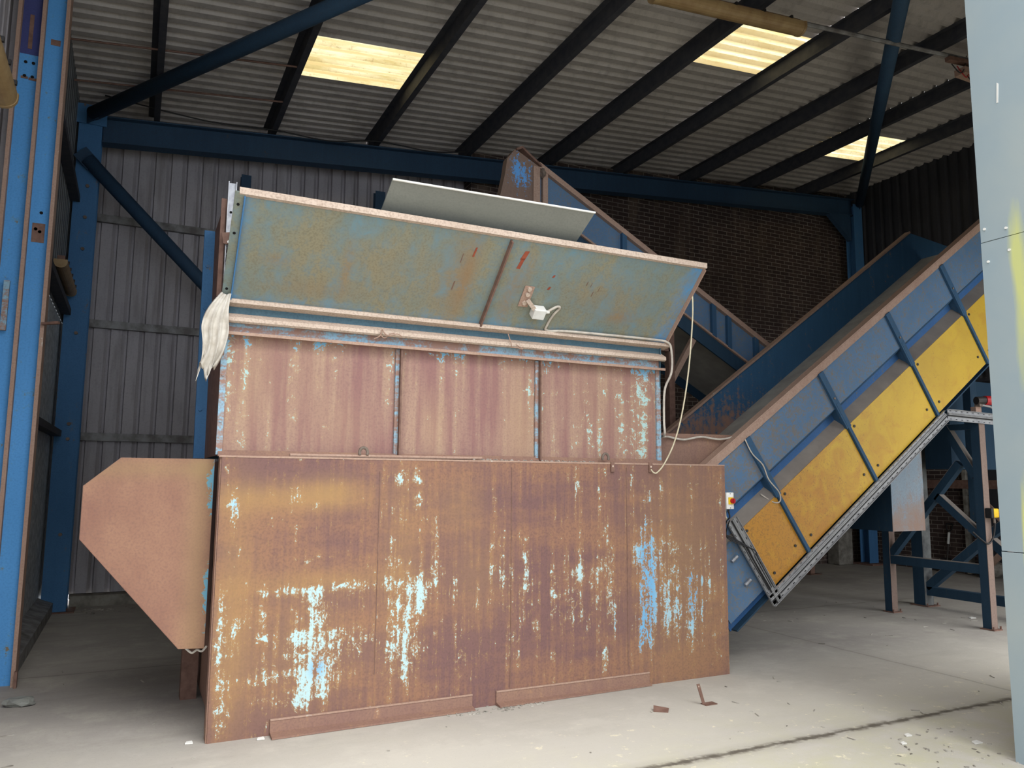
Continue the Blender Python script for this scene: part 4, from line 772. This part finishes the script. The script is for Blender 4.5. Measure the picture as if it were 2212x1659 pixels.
# ================================================================== SMALL THINGS
t = thing('shovel', (12.95, 9.1, 0), 'shovel with a pale grip leaning on the brick wall at right', 'shovel')
def sh(z, dx=0): return V((13.165 - (0.85 - z) * 0.16 + dx, 9.08 + (0.85-z)*0.03, z))
link('shaft', tube(B(), [sh(0.22), sh(0.74)], 0.016, 10), 'blade', t); lab(link('grip_sleeve', tube(B(), [sh(0.50), sh(0.70)], 0.021, 10), 'white', t), 'pale sleeve')
bm = B(); tube(bm, [sh(0.72), sh(0.76) + V((0, .05, 0)), sh(0.85) + V((0, .062, 0))], 0.011, 8); tube(bm, [sh(0.72), sh(0.76) - V((0, .05, 0)), sh(0.85) - V((0, .062, 0))], 0.011, 8); tube(bm, [sh(0.85) + V((0, .065, 0)), sh(0.85) - V((0, .065, 0))], 0.013, 8); link('handle', bm, 'black', t)
bm = B(); loft(bm, [[sh(z) + V((dd*.3, s, 0)) for s, dd in ((-w, .0), (-w*.5, .05), (0, .07), (w*.5, .05), (w, .0))] for z, w in ((0.26, .05), (0.24, .12), (0.12, .125), (0.03, .11), (0.005, .05))], False, False); link('blade', bm, 'blade', t, solid=0.004)
t = thing('concrete_pier', (12.35, 10.7, 0), 'short pale concrete pier before the brick at far right', 'pier')
link('pier_body', box(B(), (12.2, 10.68, 0), (12.58, 10.97, 1.0)), 'concretepost', t, bevel=0.02); link('pier_top', box(B(), (12.2, 10.68, 1.0), (12.58, 10.97, 1.9)), 'brick_x', t)
tag(link('orange_scrap', prism(B(), [(13.0, 8.50, 0.30), (13.0, 8.32, 0.28), (13.0, 8.32, 0.36), (13.0, 8.44, 0.40), (13.0, 8.50, 0.38)], (0.08, 0, 0.02)), 'orange'), 'bright orange plastic piece by the right doorway', 'scrap')
tag(link('rubble_heap', blob(B(), (13.12, 8.36, 0.14), .16, .24, .16, seed=8, jit=.12), 'concretepost'), 'small grey rubble heap under the orange piece', 'rubble')
t = thing('fence_panel', (12.98, 7.7, 0), 'dark timber gate with crossed braces in the right doorway', 'gate')
for a, b in (((12.9, 7.1, 0.1), (12.9, 8.35, 1.35)), ((12.9, 8.35, .1), (12.9, 7.1, 1.35))): link('cross_brace', bar(B(), a, b, 0.03, 0.1), 'lipdust', t)
for y in (7.05, 8.4): link('gate_post', bar(B(), (12.94, y, 0), (12.94, y, 1.5), .06, .08, (0, 1, 0)), 'black', t)
t = thing('floor_bracket', (3.79, 4.55, 0), 'bent steel strap sticking up from the floor in front of the shredder', 'bracket')
bm = B(); prism(bm, [(3.715, 4.55, 0.145), (3.740, 4.55, 0.148), (3.785, 4.55, 0.012), (3.85, 4.54, 0.006), (3.85, 4.54, 0.0), (3.765, 4.55, 0.0)], (0, 0.006, 0)); link('strap', bm, 'brownmetal', t)
bm = B(); box(bm, (3.765, 4.515, 0), (3.87, 4.575, 0.006)); link('foot', bm, 'brownmetal', t)
link('bolt_hole', disc(B(), (3.730, 4.549, 0.130), (0, -1, 0), 0.005, 0.002), 'dust', t)
bm = B(); prism(bm, [(3.34, 4.56, 0.0), (3.42, 4.50, 0.0), (3.45, 4.53, 0.015), (3.37, 4.60, 0.025)], (0, 0, 0.006)); tag(link('metal_flake', bm, 'brownmetal'), 'curled rusty metal flake on the floor left of the strap', 'scrap')
bm = B(); blob(bm, (-0.62, 6.52, 0.025), .10, .07, .03, seed=2, jit=.3); tag(link('plastic_scrap', bm, 'sheet'), 'crumpled grey plastic scrap on the floor by the left post', 'scrap')
for (x, y, s, lb) in ((4.50, 3.47, .022, 'white paint flake on the floor left of the pale door, upright'), (4.77, 3.20, .03, 'white paint flake on the floor nearest the pale door'), (4.34, 3.38, .018, 'small white chip left of the other flakes'), (9.0, 6.0, .04, 'white scrap on the floor between the trestle legs'), (0.40, 5.20, .022, 'white scrap at the bottom left corner of the shredder'), (0.80, 5.10, .022, 'white scrap at the left end of the foot angle')):
    bm = B(); prism(bm, [(x-s, y-s*.4, 0.002), (x+s, y-s*.7, 0.002), (x+s*.8, y+s*.5, 0.006), (x-s*.6, y+s*.6, 0.004)], (0, 0, 0.008)); tag(link('paint_flake', bm, 'white'), lb, 'flake')
bm = B(); rnd = random.Random(11)
def bit(x, y, s, el):
    a = rnd.uniform(0, math.pi); c, d = math.cos(a), math.sin(a)
    pts = [(-s*el, -s*.4), (s*el, -s*.5), (s*el*.8, s*.5), (-s*el*.7, s*.4)]
    prism(bm, [(x + p*c - q*d, y + p*d + q*c, 0.001) for p, q in pts], (0, 0, 0.004))
for k in range(190):
    x, y = rnd.uniform(-0.7, 9.5), rnd.uniform(3.0, 7.6)
    if 0.3 < x < 4.9 and y > 5.0: continue
    bit(x, y, rnd.uniform(.004, .012), rnd.choice((1, 1.5, 3, 4)))
for k in range(60): bit(rnd.uniform(2.0, 2.75), rnd.gauss(5.06, .03), rnd.uniform(.006, .014), 1.3)
for k in range(70): bit(rnd.uniform(-0.6, 0.6), rnd.gauss(10.6, .12), rnd.uniform(.006, .02), 1.5)
for k in range(60): bit(rnd.uniform(4.0, 5.0), rnd.uniform(2.7, 3.5), rnd.uniform(.005, .014), 1.3)
tag(link('floor_litter', bm, 'litter'), 'scattered grit, twigs and chips over the concrete floor', 'litter', None, 'stuff')
